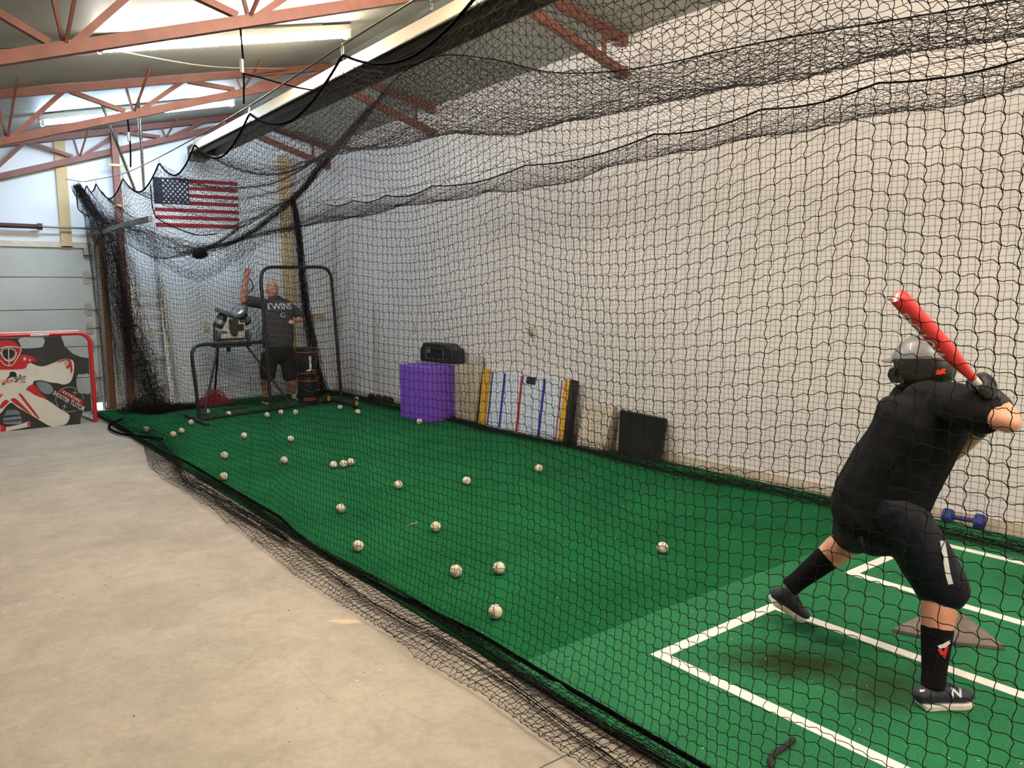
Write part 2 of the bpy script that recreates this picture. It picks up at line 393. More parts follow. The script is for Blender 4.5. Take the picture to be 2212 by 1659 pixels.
for r in range(9):
    for k in range(6 if r % 2 == 0 else 5):
        u = 0.11 + (0.27/5)*(k + (0 if r % 2 == 0 else 0.5)); v = (0.75+r*5.6/8)/13
        c = fpt(u, v, 0.0065); L = []
        for i in range(10):
            rr = 0.0215 if i % 2 == 0 else 0.0088; a = math.pi/2 + math.pi*i/5; L.append(c + V(rr*math.cos(a), 0, rr*math.sin(a)))
        MB().prism(L, (0,-1,0), 0.001).build('star', m_fw, can)

# ------------------------------------------------------------------ roof trusses
def zlow(x): return 3.215 + 0.335*(x-0.88) if x < RIDGE_X else 4.20 - 0.33*(x-4.74)
def zup(x): return ceil_z(x) - 0.045
XN = [0.88-2*1.18*k/2*1 for k in range(0)]
def truss(y, label):
    t = thing('roof_truss', (RIDGE_X,y,zlow(RIDGE_X)), label, 'truss', 'red roof trusses')
    d = 0.05
    x0, x1 = XL+0.02, XW-0.03; xlo = -2.5
    xk = -4.3
    for (a, b, nm, fz) in ((xlo, RIDGE_X, 'lower_chord', lambda x: zlow(x)), (RIDGE_X, x1, 'lower_chord', lambda x: zlow(x)+0.03), (x0, RIDGE_X, 'upper_chord', zup), (RIDGE_X, x1, 'upper_chord', zup)):
        if a == RIDGE_X and nm == 'lower_chord': za = zlow(RIDGE_X)-0.02
        else: za = fz(a)
        zb = fz(b) if not (b == RIDGE_X and nm == 'lower_chord') else zlow(RIDGE_X-1e-6)
        MB().bar((a,y,za),(b,y,zb),0.07,0.078).build(nm, m_rust, t)
    bn = [0.88+1.18*k for k in range(-4, 3)]; tn = [1.42+1.18*k for k in range(-5, 3)]
    for i, xb in enumerate(bn):
        if xb < xlo: continue
        if zup(xb)-zlow(xb) < 0.06: continue
        for dx in (-0.57, 0.54):
            xt = xb+dx
            if xt < xlo or xt > RIDGE_X-0.15: continue
            MB().bar((xb+0.06*np.sign(dx),y,zlow(xb)+0.03),(xt,y,zup(xt)-0.03),0.045,0.05,up=(0,1,0)).build('web', m_rust, t)
        if i % 1 == 0 and XL < xb < RIDGE_X-0.6:
            MB().bar((xb+0.02,y,zlow(xb)+0.03),(xb-0.04,y-0.0,zup(xb)-0.02),0.02,0.035,up=(0,1,0)).build('web_strut', m_rust, t)
            MB().bar((xb+0.03,y-0.02,zlow(xb)+0.04),(xb+0.10,y-0.48,ceil_z(xb+0.10)-0.005),0.02,0.03,up=(0,1,0)).build('kicker', m_rust, t)
    for xa, xb2 in ((4.75,5.45),(5.45,5.62)):
        MB().bar((xa,y,zlow(xa) if xa < 5.4 else zup(xa)-0.02),(xb2,y,zup(xb2) if xa > 5.4 else zlow(xb2)+0.03),0.04,0.045,up=(0,1,0)).build('web', m_rust, t)
    MB().bar((5.6,y,zlow(5.6)+0.02),(5.6,y,zup(5.6)),0.04,0.03,up=(0,1,0)).build('web', m_rust, t)
    for zc in (zlow(x1)+0.03, zup(x1)): MB().box((x1-0.09,y-0.05,zc-0.055),(x1+0.012,y+0.05,zc+0.055)).build('end_cleat', m_rust, t)
    MB().box((RIDGE_X-0.16,y-0.045,4.27),(RIDGE_X-0.10,y+0.045,4.47)).build('gusset', m_rust, t)
    MB().box((RIDGE_X-0.04,y-0.05,4.24),(RIDGE_X+0.05,y+0.05,4.49)).build('ridge_plate', m_rust, t)
    return t
TY = (5.75, 9.35, 12.72)
truss(TY[0], 'nearest red steel roof truss, crossing above the first tube light')
truss(TY[1], 'middle red steel roof truss between the two tube lights')
truss(TY[2], 'farthest red steel roof truss close to the end wall')
truss(2.15, 'red steel roof truss overhead, just above the camera side of the batter')

# perforated hangers carrying the door track
hg = thing('track_hanger', (2.235,10.0,2.64), 'slotted grey angle iron hanger running from the ceiling to the door track', 'hanger')
pa, pb = ony((215,212),10.2), ony((330,200),10.2)
def hang(px0, px1, y0, y1, nm):
    a, b = ony(px0, y0), ony(px1, y1)
    n = 26; mb = MB(); t = (b-a)/n
    mb.bar(a, b, 0.004, 0.035, up=(0,1,0)).bar(a+V(0.0,0.018,0), b+V(0.0,0.018,0), 0.035, 0.004, up=(0,1,0))
    o = mb.build(nm, m_galv, hg)
    mh = MB()
    for k in range(n):
        p = a + t*(k+0.5); mh.box(p+V(-0.006,-0.004,-0.014), p+V(0.006,-0.0022,0.014))
    mh.build('slot', M('slot_shadow',(40,38,36),rough=0.9), o)
hang((216,213),(292,410),10.6,10.2,'angle_iron'); hang((299,203),(312,410),10.6,10.2,'angle_iron'); hang((207,213),(335,199),10.6,10.6,'angle_iron')

# ------------------------------------------------------------------ tube lights
def tube_light(y, label, rgb, power):
    xa, xb = 1.40, 3.72
    a, b = V(xa,y,ceil_z(xa)-0.10), V(xb,y,ceil_z(xb)-0.10); t = unit(b-a); up = np.cross(t,(0,1,0)); up = up if up[2] > 0 else -up
    L = thing('tube_light', (a+b)/2, label, 'light', 'fluorescent tube lights')
    MB().bar(a+up*0.045, b+up*0.045, 0.12, 0.06, up=up).build('housing', m_white, L, bevel=0.006)
    MB().bar((a+b)/2+up*0.085-t*0.9, (a+b)/2+up*0.085+t*0.9, 0.05, 0.03, up=up).build('mounting_strip', m_white, L)
    me = M('tube_glow_%d' % int(y*10), rgb, rough=0.3, emit=power); me.cycles.emission_sampling = 'FRONT'
    for s in (-1, 1):
        o = V(0, s*0.038, 0)
        MB().tube([a+o+t*0.05-up*0.012, b+o-t*0.05-up*0.012], 0.019, 10).build('tube', me, L, smooth=True)
        for e in (a+t*0.03, b-t*0.03): MB().box(e+o-V(0.016,0.018,0.045), e+o+V(0.016,0.018,0.02)).build('lamp_holder', m_white, L)
    return L
cool, neut, warm = (206,230,255), (255,249,238), (255,243,226)
tube_light(10.95, 'lit tube light on the ceiling nearest the end wall', cool, TUBE_POWER)
tube_light(7.45, 'lit tube light on the ceiling between the first two trusses', neut, TUBE_POWER)
tube_light(3.95, 'lit tube light on the ceiling over the near half of the cage', warm, TUBE_POWER*1.35)
tube_light(0.4, 'lit tube light on the ceiling straight above the camera side', warm, TUBE_POWER*1.35)
tube_light(-3.0, 'lit tube light on the ceiling behind the camera', warm, TUBE_POWER)
o = MB().tube(smooth_path([(-2.5,7.45,ceil_z(-2.5)-0.02),(-0.5,7.45,ceil_z(-0.5)-0.05),(1.40,7.42,ceil_z(1.4)-0.09)],6),0.010,8).build('conduit', m_steel, smooth=True); tag(o, 'dark conduit running along the ceiling to the nearer visible tube light', 'conduit')
o = MB().tube(smooth_path([(1.45,7.5,ceil_z(1.45)-0.09),(2.6,8.4,ceil_z(2.6)-0.12),(3.75,9.2,ceil_z(3.75)-0.05)],6),0.006,8).build('power_cable', M('cable_grey',(150,140,120),rough=0.5), smooth=True); tag(o, 'thin grey cable strung from the tube light to the middle truss', 'cable')

# ------------------------------------------------------------------ radiant tube heater
ht = thing('tube_heater', (3.62,6.5,3.72), 'long radiant tube heater with cream reflector hood hanging from chains', 'heater')
m_ref = M('reflector_cream', (226,214,186), rough=0.35, metal=0.2); m_dark = M('heater_dark', (84,76,68), rough=0.55, metal=0.3)
y0, y1, xc, zb = 0.6, 12.15, 3.62, 3.74
prof = [(-0.20,0.0),(-0.115,0.17),(0.115,0.17),(0.20,0.0)]; inn = [(-0.19,0.0),(-0.108,0.158),(0.108,0.158),(0.19,0.0)]
def shell(pr, off, mat, nm):
    n = len(pr); vs = [(xc+a,y,zb+b) for y in (y0,y1) for a, b in pr]; mb = MB(); mb.add(vs, [(i,i+1,i+1+n,i+n) for i in range(n-1)]); return mb.build(nm, mat, ht)
shell(prof, 0, m_ref, 'reflector'); shell(inn, 0, m_dark, 'reflector_liner')
MB().tube([(xc,y0-0.2,zb+0.07),(xc,y1+0.25,zb+0.07)],0.05,14).build('burner_tube', m_dark, ht, smooth=True)
for s in (-1,1): MB().bar((xc+s*0.2,y0,zb),(xc+s*0.2,y1,zb),0.02,0.012).build('lip', m_dark, ht)
MB().box((xc-0.12,y1+0.05,zb-0.06),(xc+0.12,y1+0.35,zb+0.16)).build('burner_box', m_dark, ht, bevel=0.01)
MB().prism([(xc-0.20,y1,zb),(xc-0.115,y1,zb+0.17),(xc+0.115,y1,zb+0.17),(xc+0.20,y1,zb)],(0,1,0),0.006).build('end_cap', m_dark, ht)
def chain(a, b, nm, parent, r=0.011, wire=0.0025):
    a, b = np.array(a,float), np.array(b,float); L = np.linalg.norm(b-a); n = max(2,int(L/0.03)); mb = MB(); t = unit(b-a)
    s1 = unit(np.cross(t,(1,0.2,0))); s2 = np.cross(t,s1)
    for k in range(n):
        c = a + t*(L*(k+0.5)/n); s = s1 if k % 2 else s2
        mb.tube([c + t*0.02*math.cos(q) + s*r*math.sin(q) for q in np.linspace(0,2*math.pi,9)[:-1]], wire, 4, closed=True)
    return mb.build(nm, m_steel, parent)
for y in (2.15,5.75,9.35):
    zt2 = zlow(xc)
    MB().tube([(xc-0.12,y,zb+0.17),(xc,y,zb+0.26),(xc+0.12,y,zb+0.17)],0.005,6).build('hanger_wire', m_steel, ht)
    chain((xc,y,zb+0.26),(xc,y,zt2),'hanger_chain',ht)

# aluminium ladder standing against the end wall behind the gathered corner
m_al = M('bright_aluminium', (214,212,204), rough=0.35, metal=0.5)
ld = thing('ladder', (2.88,YB-0.2,0), 'aluminium ladder leaning on the end wall behind the gathered net corner', 'ladder')
for xx in (2.66,3.06): MB().bar((xx,YB-0.42,0),(xx,YB-0.12,1.95),0.025,0.065,up=(1,0,0)).build('rail', m_al, ld)
for k in range(6):
    t_ = (k+0.6)/6.3; MB().bar((2.67,YB-0.42+0.3*t_,1.95*t_),(3.05,YB-0.42+0.3*t_,1.95*t_),0.03,0.03).build('rung', m_al, ld)
# ================================================================== turf and batting mat
def turf_mat(name, rgb, rgb2, scale=420, spots=None):
    m = M(name, rgb, rough=0.95, var=0.2, vscale=1.6, bump=0.9, bscale=scale, rgb2=rgb2, spec=0.1, detail=8)
    nt = m.node_tree; b = nt.nodes['Principled BSDF']
    fine = nt.nodes.new('ShaderNodeTexNoise'); fine.inputs['Scale'].default_value = scale*0.6; fine.inputs['Detail'].default_value = 2
    mp = [n for n in nt.nodes if n.type == 'MAPPING'][0]; nt.links.new(mp.outputs[0], fine.inputs['Vector'])
    ramp = [n for n in nt.nodes if n.type == 'VALTORGB'][0]
    mx = nt.nodes.new('ShaderNodeMix'); mx.data_type = 'RGBA'; mx.blend_type = 'MULTIPLY'; mx.inputs[0].default_value = 0.55
    fr = nt.nodes.new('ShaderNodeValToRGB'); fr.color_ramp.elements[0].position = 0.3; fr.color_ramp.elements[0].color = (0.35,0.35,0.35,1); fr.color_ramp.elements[1].position = 0.72; fr.color_ramp.elements[1].color = (1.25,1.25,1.25,1)
    nt.links.new(fine.outputs['Fac'], fr.inputs['Fac'])
    nt.links.new(ramp.outputs['Color'], mx.inputs[6]); nt.links.new(fr.outputs['Color'], mx.inputs[7])
    out = mx.outputs[2]
    for (c, r, ang, asp, rgbs, st) in (spots or []):       # worn brown stains and painted shadow, with a shape of their own
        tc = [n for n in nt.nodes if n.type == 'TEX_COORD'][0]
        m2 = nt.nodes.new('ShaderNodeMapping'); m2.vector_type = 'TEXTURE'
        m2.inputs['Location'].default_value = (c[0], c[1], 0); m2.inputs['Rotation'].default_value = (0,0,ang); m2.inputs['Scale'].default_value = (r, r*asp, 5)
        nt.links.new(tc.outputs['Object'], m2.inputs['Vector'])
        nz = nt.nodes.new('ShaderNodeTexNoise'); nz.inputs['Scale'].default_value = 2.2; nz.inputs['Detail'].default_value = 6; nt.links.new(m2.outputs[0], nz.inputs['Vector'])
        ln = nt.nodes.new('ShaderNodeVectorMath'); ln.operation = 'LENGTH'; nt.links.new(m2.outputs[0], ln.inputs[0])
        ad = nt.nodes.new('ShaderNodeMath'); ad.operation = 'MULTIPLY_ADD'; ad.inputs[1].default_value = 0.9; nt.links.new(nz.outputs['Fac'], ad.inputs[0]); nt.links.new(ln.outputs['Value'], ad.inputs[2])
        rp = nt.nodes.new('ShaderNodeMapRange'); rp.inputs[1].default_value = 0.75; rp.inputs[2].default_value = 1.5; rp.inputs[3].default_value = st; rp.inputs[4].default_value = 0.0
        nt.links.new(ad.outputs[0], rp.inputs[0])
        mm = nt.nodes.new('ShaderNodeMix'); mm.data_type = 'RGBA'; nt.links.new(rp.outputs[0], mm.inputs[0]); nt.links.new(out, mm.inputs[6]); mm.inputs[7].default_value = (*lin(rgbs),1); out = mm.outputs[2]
    nt.links.new(out, b.inputs['Base Color'])
    return m
m_turf = turf_mat('turf_green', (26,112,64), (18,95,52), 380)
m_mat = turf_mat('mat_green', (58,138,92), (48,124,80), 380, spots=[((3.02,1.86),0.42,-0.9,0.5,(40,58,22),0.95),((3.1,1.5),0.3,-0.2,0.6,(50,66,30),0.75)])  # brown-green wear under the batter, with his shadow painted into the colour
TX0, TX1, SEAM = 1.99, 5.79, 2.645
tf = MB(); nx = 2
tf.box((TX0, SEAM, 0), (TX1, 12.62, 0.012)).build('turf_carpet', m_turf)
tag(bpy.data.objects['turf_carpet'], 'long dark green artificial turf carpet covering the cage floor', 'turf')
mt = thing('batting_mat', (3.9,1.5,0), 'lighter green batting mat with painted white batter box lines', 'mat')
YM0, YM1, RY = -1.6, SEAM-0.004, 2.375        # a low ridge runs across the mat in front of the box
mb = MB(); ysm = [YM0] + list(np.linspace(RY-0.14, RY+0.14, 19)) + [YM1]
def mz(y): return 0.016 + 0.011*math.exp(-((y-RY)/0.035)**2)
n = len(ysm); vs = [(x, y, mz(y)) for y in ysm for x in (TX0, TX1)] + [(x, y, 0) for y in (YM0, YM1) for x in (TX0, TX1)]
fs = [(2*i, 2*i+1, 2*i+3, 2*i+2) for i in range(n-1)] + [(2*n-2, 2*n-1, 2*n+3, 2*n+2), (0, 2*n, 2*n+1, 1)]
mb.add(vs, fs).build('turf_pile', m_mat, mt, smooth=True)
m_line = M('line_paint', (240,234,224), rough=0.85, var=0.06, vscale=30, bump=0.5, bscale=300)
def gline(x0, x1, y0, y1): MB().box((x0,y0,0.0155),(x1,y1,0.0185)).build('line_marking', m_line, mt)
LW = 0.062
p1, p2, p3, p4 = onz((1405,1421)), onz((1657,1306)), onz((1807,1239)), onz((2050,1181))
YL = p1[1]
gline(p1[0], p1[0]+LW, -0.4, YL); gline(p2[0]-LW, p2[0], -0.4, YL); gline(p1[0]+LW, p2[0]-LW, YL-LW, YL)
gline(p3[0], p3[0]+LW, -0.4, YL); gline(p4[0]-LW, p4[0], -0.4, YL); gline(p3[0]+LW, p4[0]-LW, YL-LW, YL)
# home plate
m_plate = M('worn_plate_rubber', (112,100,92), rough=0.75, var=0.25, vscale=9, rgb2=(86,76,70))
pl = [onz(p, 0.035) for p in ((1927,1358),(1990,1328),(2084,1327),(2139,1365),(2172,1397),(2060,1386))]
pl = [pl[0], pl[1], pl[2], pl[4], pl[5]]
o = MB().prism([V(p[0],p[1],0.016) for p in pl], (0,0,1), 0.02).build('home_plate', m_plate, bevel=0.004); tag(o, 'dark grey rubber home plate between the two batter boxes', 'home plate')
# rope end lying on the mat, twig, crumbs
m_rope = M('dark_rope', (34,34,32), rough=0.9, bump=0.5, bscale=200)
o = MB().tube(smooth_path([onz(p,0.026) for p in ((1714,1597),(1696,1612),(1672,1628),(1663,1645),(1672,1662),(1690,1690))],6),0.011,8).build('rope_end', m_rope, smooth=True); tag(o, 'short black rope end curled on the mat at the bottom edge', 'rope')
a, b = onz((881,1134),0.016), onz((902,1129),0.016)
o = MB().tube([a,b],0.004,6).build('twig', M('straw',(180,160,90),rough=0.8)); tag(o, 'small straw coloured twig on the turf left of the middle baseballs', 'twig')
cm = MB()
for k in range(170):
    x, y = random.uniform(2.1,5.6), random.uniform(0.6,8.5); z = 0.0135 if y > SEAM else 0.0175
    a = random.random()*3.14; l = random.uniform(0.004,0.016); w = 0.002; d = V(math.cos(a),math.sin(a),0)
    cm.bar(V(x,y,z)-d*l/2, V(x,y,z)+d*l/2, w, 0.0015)
o = cm.build('turf_crumbs', M('crumb_white',(196,200,176),rough=0.9)); tag(o, 'tiny pale crumbs and fibres littering the green turf', 'crumbs', kind='stuff')

# ================================================================== baseballs
m_ball = M('baseball_leather', (222,210,188), rough=0.6, var=0.12, vscale=30)
m_seam = M('red_stitching', (150,46,40), rough=0.7)
RB = 0.0365
ball_me = MB().ball((0,0,0), RB, 24, 14).mesh('baseball'); ball_me.materials.append(m_ball); ball_me.polygons.foreach_set('use_smooth', [True]*len(ball_me.polygons))
sm = []
for t in np.linspace(0, 2*math.pi, 49)[:-1]:
    a, b = 0.4, 0.8
    x = math.cos(t)*0.75 + 0.25*math.cos(3*t); y = math.sin(t)*0.75 - 0.25*math.sin(3*t); z = 0.8660*math.sin(2*t)
    sm.append(unit((x,y,z))*RB*1.002)
seam_me = MB().tube(sm, 0.0016, 4, closed=True).mesh('seam'); seam_me.materials.append(m_seam)
BALLS = [((1070,1321),'baseball nearest to the camera on the dark turf, left of the batter box corner'),((984.8,1233.4),'left one of the pair of baseballs just beyond the nearest baseball'),
((1077.7,1227),'right one of the pair of baseballs just beyond the nearest baseball'),((1431,1183),'lone baseball nearest the batter, just beyond the turf seam'),
((773.4,1179),'baseball close to the concrete edge, left of the near pair'),((941,1137.5),'baseball beside the straw twig on the turf'),
((735.7,1098),'baseball behind the one nearest the concrete edge, left of centre'),((1008,1038.7),'white baseball in mid turf, in front of the leaning game board'),
((1164,1011.4),'baseball nearest the leaning white lattice panel'),((860,1047),'baseball in mid turf, in front of the purple block'),
((720.8,1003.8),'leftmost baseball of the row of three in mid turf'),((741.8,1001.8),'middle baseball of the row of three in mid turf'),((757.7,998),'rightmost baseball of the row of three in mid turf'),
((482.8,1029),'baseball on the left edge of the turf, closest of the left group'),((484.6,983.5),'baseball straight behind the closest one of the left group'),((613.7,993.7),'tan baseball left of the row of three'),
((627.8,947.6),'brownish baseball in front of the screen, left of centre'),((527,941),'clean white baseball in front of the short wing of the screen'),
((392,930.4),'right baseball of the two touching near the heaped net corner'),((374,938),'left baseball of the two touching near the heaped net corner'),
((315.7,927),'baseball lying under the heaped net in the left corner'),((412.7,912.4),'baseball beside the left foot of the pitching screen'),
((448.6,888.4),'baseball behind the screen, left of the tripod feet'),((494,893.7),'baseball half hidden behind the base rail of the screen'),
((577,896),'leftmost of three baseballs along the base rail of the screen'),((606.6,890.6),'middle one of three baseballs along the base rail of the screen'),((638.5,890.6),'rightmost of three baseballs along the base rail of the screen'),
((734.7,879.7),'baseball just left of the yellow hubbed wheel'),((773,889.6),'baseball just in front of the yellow hubbed wheel'),((770,862),'baseball peeking out behind the yellow hubbed wheel'),((906,910.6),'baseball at the foot of the purple block')]
def put_ball(c, label, first=[True]):
    o = bpy.data.objects.new('baseball', ball_me); COL.objects.link(o); o.location = tuple(c)
    o.rotation_euler = (random.random()*6, random.random()*6, random.random()*6)
    s = bpy.data.objects.new('seam', seam_me); COL.objects.link(s); s.parent = o
    tag(o, label, 'baseball', 'baseballs')
    return o
for p, lab in BALLS: put_ball(onz(p, 0.0135+RB), lab)

# ================================================================== things along the right wall
# purple foam block
m_purple = M('purple_vinyl', (112,70,178), rough=0.45, var=0.06, vscale=4, bump=0.05, bscale=12)
q = [onz((865,901),0.012), onz((927,914),0.012), onz((984,906),0.012)]
q4 = q[0]+q[2]-q[1]; base = [V(*p[:2],0.012) for p in (q[0],q[1],q[2],q4)]
HB = 0.735
blk = thing('foam_block', (base[0]+base[2])/2, 'large purple vinyl covered foam block standing against the right wall', 'foam block')
top = []
for p in base: top.append(V(p[0],p[1],HB))
o = MB().add(base+top, [(3,2,1,0),(4,5,6,7),(0,1,5,4),(1,2,6,5),(2,3,7,6),(3,0,4,7)]).build('cover', m_purple, blk, bevel=0.014)
for i in (0,1):
    a, b = base[i], base[(i+1)%4]; n = unit(np.cross(b-a,(0,0,1)))
e = base[1]*0.35+base[2]*0.65; nn = unit(np.cross(base[2]-base[1],(0,0,1)))
MB().bar(V(e[0],e[1],0.03)+nn*0.001, V(e[0],e[1],HB-0.02)+nn*0.001, 0.006, 0.008, up=nn).build('zip_seam', M('purple_dark',(62,34,108),rough=0.6), blk)
# carton and black case behind it
m_card = M('worn_plywood', (196,186,168), rough=0.8, var=0.18, vscale=7, stretch=(1,1,0.2))
cA, cB = onx((1040,772),5.86), onx((985,905),5.86)
bd = MB().prism([(5.62,8.36,0.012),(5.62,9.55,0.012),(5.62,9.55,0.74),(5.62,8.36,0.74)],(1,0,0),0.22).build('storage_box', m_card, bevel=0.006); tag(bd, 'tan plywood box behind the purple block, under the black case', 'box')
plank = MB().prism([(5.69,8.22,0.012),(5.69,8.36,0.012),(5.83,8.36,0.86),(5.83,8.22,0.86)],(1,0,0),0.04).build('plywood_offcut', m_card); tag(plank, 'narrow plywood strip leaning upright beside the game board', 'plank')
m_case = M('black_case_plastic', (34,34,36), rough=0.45, bump=0.15, bscale=30)
y0c, y1c = 8.60, 9.40
cs = thing('carry_case', (5.73,9.0,0.74), 'black plastic carry case with printed label lying on the plywood box', 'case')
MB().prism([(5.61,y0c,0.742),(5.61,y1c,0.742),(5.61,y1c,0.90),(5.61,y1c-0.10,1.0),(5.61,y0c+0.20,1.0),(5.61,y0c,0.93)],(1,0,0),0.22).build('shell', m_case, cs, bevel=0.015)
MB().prism([(5.61,8.78,0.785),(5.61,9.24,0.785),(5.61,9.24,0.945),(5.61,8.78,0.945)],(-1,0,0),0.003).build('label_plate', M('case_label',(24,24,26),rough=0.4), cs)
m_print = M('pale_print', (200,200,196), rough=0.6)
fr = MB()
for a, b in (((8.79,0.79),(9.23,0.79)),((9.23,0.79),(9.23,0.94)),((9.23,0.94),(8.79,0.94)),((8.79,0.94),(8.79,0.79))): fr.bar((5.6065,a[0],a[1]),(5.6065,b[0],b[1]),0.002,0.005,up=(1,0,0))
fr.build('label_border', m_print, cs)
def wall_text(body, size, y, z, x, mat, parent, nm='lettering', space=1.0):
    me = text_mesh(body, size, space); map_mesh(me, lambda p: (x-0.0005, y-p[0], z+p[1])); return obj(nm, me, mat, parent)
wall_text('Power', 0.055, 8.94, 0.895, 5.6065, m_print, cs)
for kk in range(3): MB().bar((5.6065,9.19-0.028*kk,0.865),(5.6065,9.18-0.028*kk,0.92),0.002,0.014,up=(1,0,0)).build('logo_mark', m_print, cs); wall_text('VA', 0.05, 8.85, 0.825, 5.6065, m_print, cs)
# leaning table hockey board
m_ice = M('game_board_white', (214,222,232), rough=0.3, var=0.03, vscale=3)
m_yel = M('yellow_rail', (214,164,44), rough=0.45); m_bl = M('board_blue', (44,56,150), rough=0.5); m_rd = M('board_red', (170,36,48), rough=0.5); m_blk = M('satin_black', (28,27,27), rough=0.5)
B0, B1 = onx((1042,903),5.64), onx((1222,953),5.64); B0[2] = B1[2] = 0.012; T0, T1 = onx((1054,801),5.82), onx((1238,824),5.82)
bn_ = unit(np.cross(B1-B0, T0-B0)); bn_ = bn_ if bn_[0] < 0 else -bn_
gb = thing('game_board', (B0+B1)/2, 'white table hockey board with blue and red lines leaning on the wall', 'game board')
def bpt(u, v, d=0.0): return (1-u)*(1-v)*B0 + u*(1-v)*B1 + u*v*T1 + (1-u)*v*T0 + bn_*d
def bquad(u0, u1, v0, v1, d, th, nm, mat, tilt=0.0):
    return MB().prism([bpt(u0,v0,d),bpt(u1,v0,d),bpt(u1+tilt,v1,d),bpt(u0+tilt,v1,d)], bn_, th).build(nm, mat, gb)
bquad(0,1,0,1,-0.03,0.03,'panel',m_ice)
for u, mat in ((0.225,m_bl),(0.44,m_rd),(0.70,m_bl)): bquad(u-0.012,u+0.012,0.02,0.985,0.0,0.006,'board_line',mat)
bquad(0.06,0.075,0.02,0.99,0.0,0.007,'board_line',m_bl); bquad(0.915,0.93,0.02,0.99,0.0,0.007,'board_line',m_bl); bquad(0.885,0.893,0.02,0.99,0.0,0.007,'board_line',m_rd)
bquad(-0.02,0.045,-0.0,1.02,0.0,0.05,'end_rail',m_yel); bquad(0.945,1.0,0.0,1.01,0.0,0.05,'end_rail',m_yel)
bquad(1.0,1.035,0.0,1.02,-0.04,0.09,'side_rail',m_blk)
bquad(0.50,0.60,0.865,0.985,0,0.012,'score_box',m_blk)
# leafy scraps under the board
m_scrap = M('moss_scrap', (122,128,34), rough=0.9, var=0.3, vscale=40)
for k, (pxa, lab) in enumerate((((1073,921),'tuft of yellow green moss scrap under the left half of the game board'),((1103,930),'tuft of yellow green moss scrap under the red line of the game board'))):
    c = onz(pxa,0.012); mb = MB()
    for i in range(140):
        a = random.random()*6.28; r = abs(random.gauss(0,0.06)); p = c+V(r*math.cos(a)*0.7, r*math.sin(a)*1.6, abs(random.gauss(0,0.022)))
        d = unit(V(random.gauss(0,1),random.gauss(0,1),random.gauss(0.4,0.6)))*random.uniform(0.012,0.03); s = unit(np.cross(d,(0.3,0.4,1)))*0.006
        mb.add([p-s,p+s,p+d],[(0,1,2)])
    o = mb.build('moss_scrap', m_scrap); tag(o, lab, 'moss', 'moss scraps')
# lattice panel and dark mat
m_lat = M('cream_lattice', (226,214,196), rough=0.7)
P0, P1 = onx((1246,940),5.63), onx((1298,976),5.63); P0[2] = P1[2] = 0.012; Q0, Q1 = onx((1262,869),5.83), onx((1330,879),5.83)
ln_ = unit(np.cross(P1-P0, Q0-P0)); ln_ = ln_ if ln_[0] < 0 else -ln_
la = thing('lattice_panel', (P0+P1)/2, 'cream perforated panel leaning on the wall beside the game board', 'panel')
def lpt(u, v, d=0.0): return (1-u)*(1-v)*P0 + u*(1-v)*P1 + u*v*Q1 + (1-u)*v*Q0 + ln_*d
MB().prism([lpt(0,0,-0.03),lpt(1,0,-0.03),lpt(1,1,-0.03),lpt(0,1,-0.03)], ln_, 0.025).build('backing', m_lat, la)
mb = MB()
for k in range(1, 20):
    for s in (0, 1):
        a = -1+2*k/20*1.0
        pts = []
        u0, v0 = (max(0,a), max(0,-a)); u1, v1 = (min(1,1+a), min(1,1-a))
        if s: u0, u1 = 1-u0, 1-u1
        mb.bar(lpt(u0,v0,0.001), lpt(u1,v1,0.001), 0.012, 0.006, up=ln_)
tag(mb.build('lattice_strips', M('lattice_strip',(212,200,182),rough=0.7), la), kind='stuff')
MB().prism([lpt(1,0,-0.06),lpt(1.03,0,-0.12),lpt(1.03,1,-0.02),lpt(1,1,0)], ln_, 0.02).build('edge_frame', M('grey_edge',(150,138,120),rough=0.8), la)
m_bmat = M('black_pile', (11,14,9), rough=1.0, bump=1.0, bscale=180, var=0.3, vscale=60)
P0b, P1b = onx((1334,974),5.66), onx((1424,992),5.66); P0b[2] = P1b[2] = 0.012; Q0b, Q1b = onx((1339,886),5.84), onx((1438,906),5.84)
bm_ = unit(np.cross(P1b-P0b, Q0b-P0b)); bm_ = bm_ if bm_[0] < 0 else -bm_
dm = thing('turf_square', (P0b+P1b)/2, 'square black pile mat with green fringe leaning on the wall, rightmost of the leaning things', 'mat')
MB().prism([P0b,P1b,Q1b,Q0b], -bm_, 0.035).build('pile', m_bmat, dm, bevel=0.006)
mb = MB()
for i in range(700):
    u = random.random(); e = i % 3
    p = (Q0b*(1-u)+Q1b*u) if e < 2 else (P1b*(1-u)+Q1b*u)
    p = p - bm_*random.uniform(-0.003,0.035); d = unit(V(random.gauss(-0.2,0.4),random.gauss(0,0.5),1 if e < 2 else random.gauss(0,0.5)))*random.uniform(0.012,0.034); s = unit(np.cross(d,bm_))*0.003
    mb.add([p-s,p+s,p+d],[(0,1,2)])
tag(mb.build('fringe', M('grass_fringe',(52,84,26),rough=0.9), dm), kind='stuff')

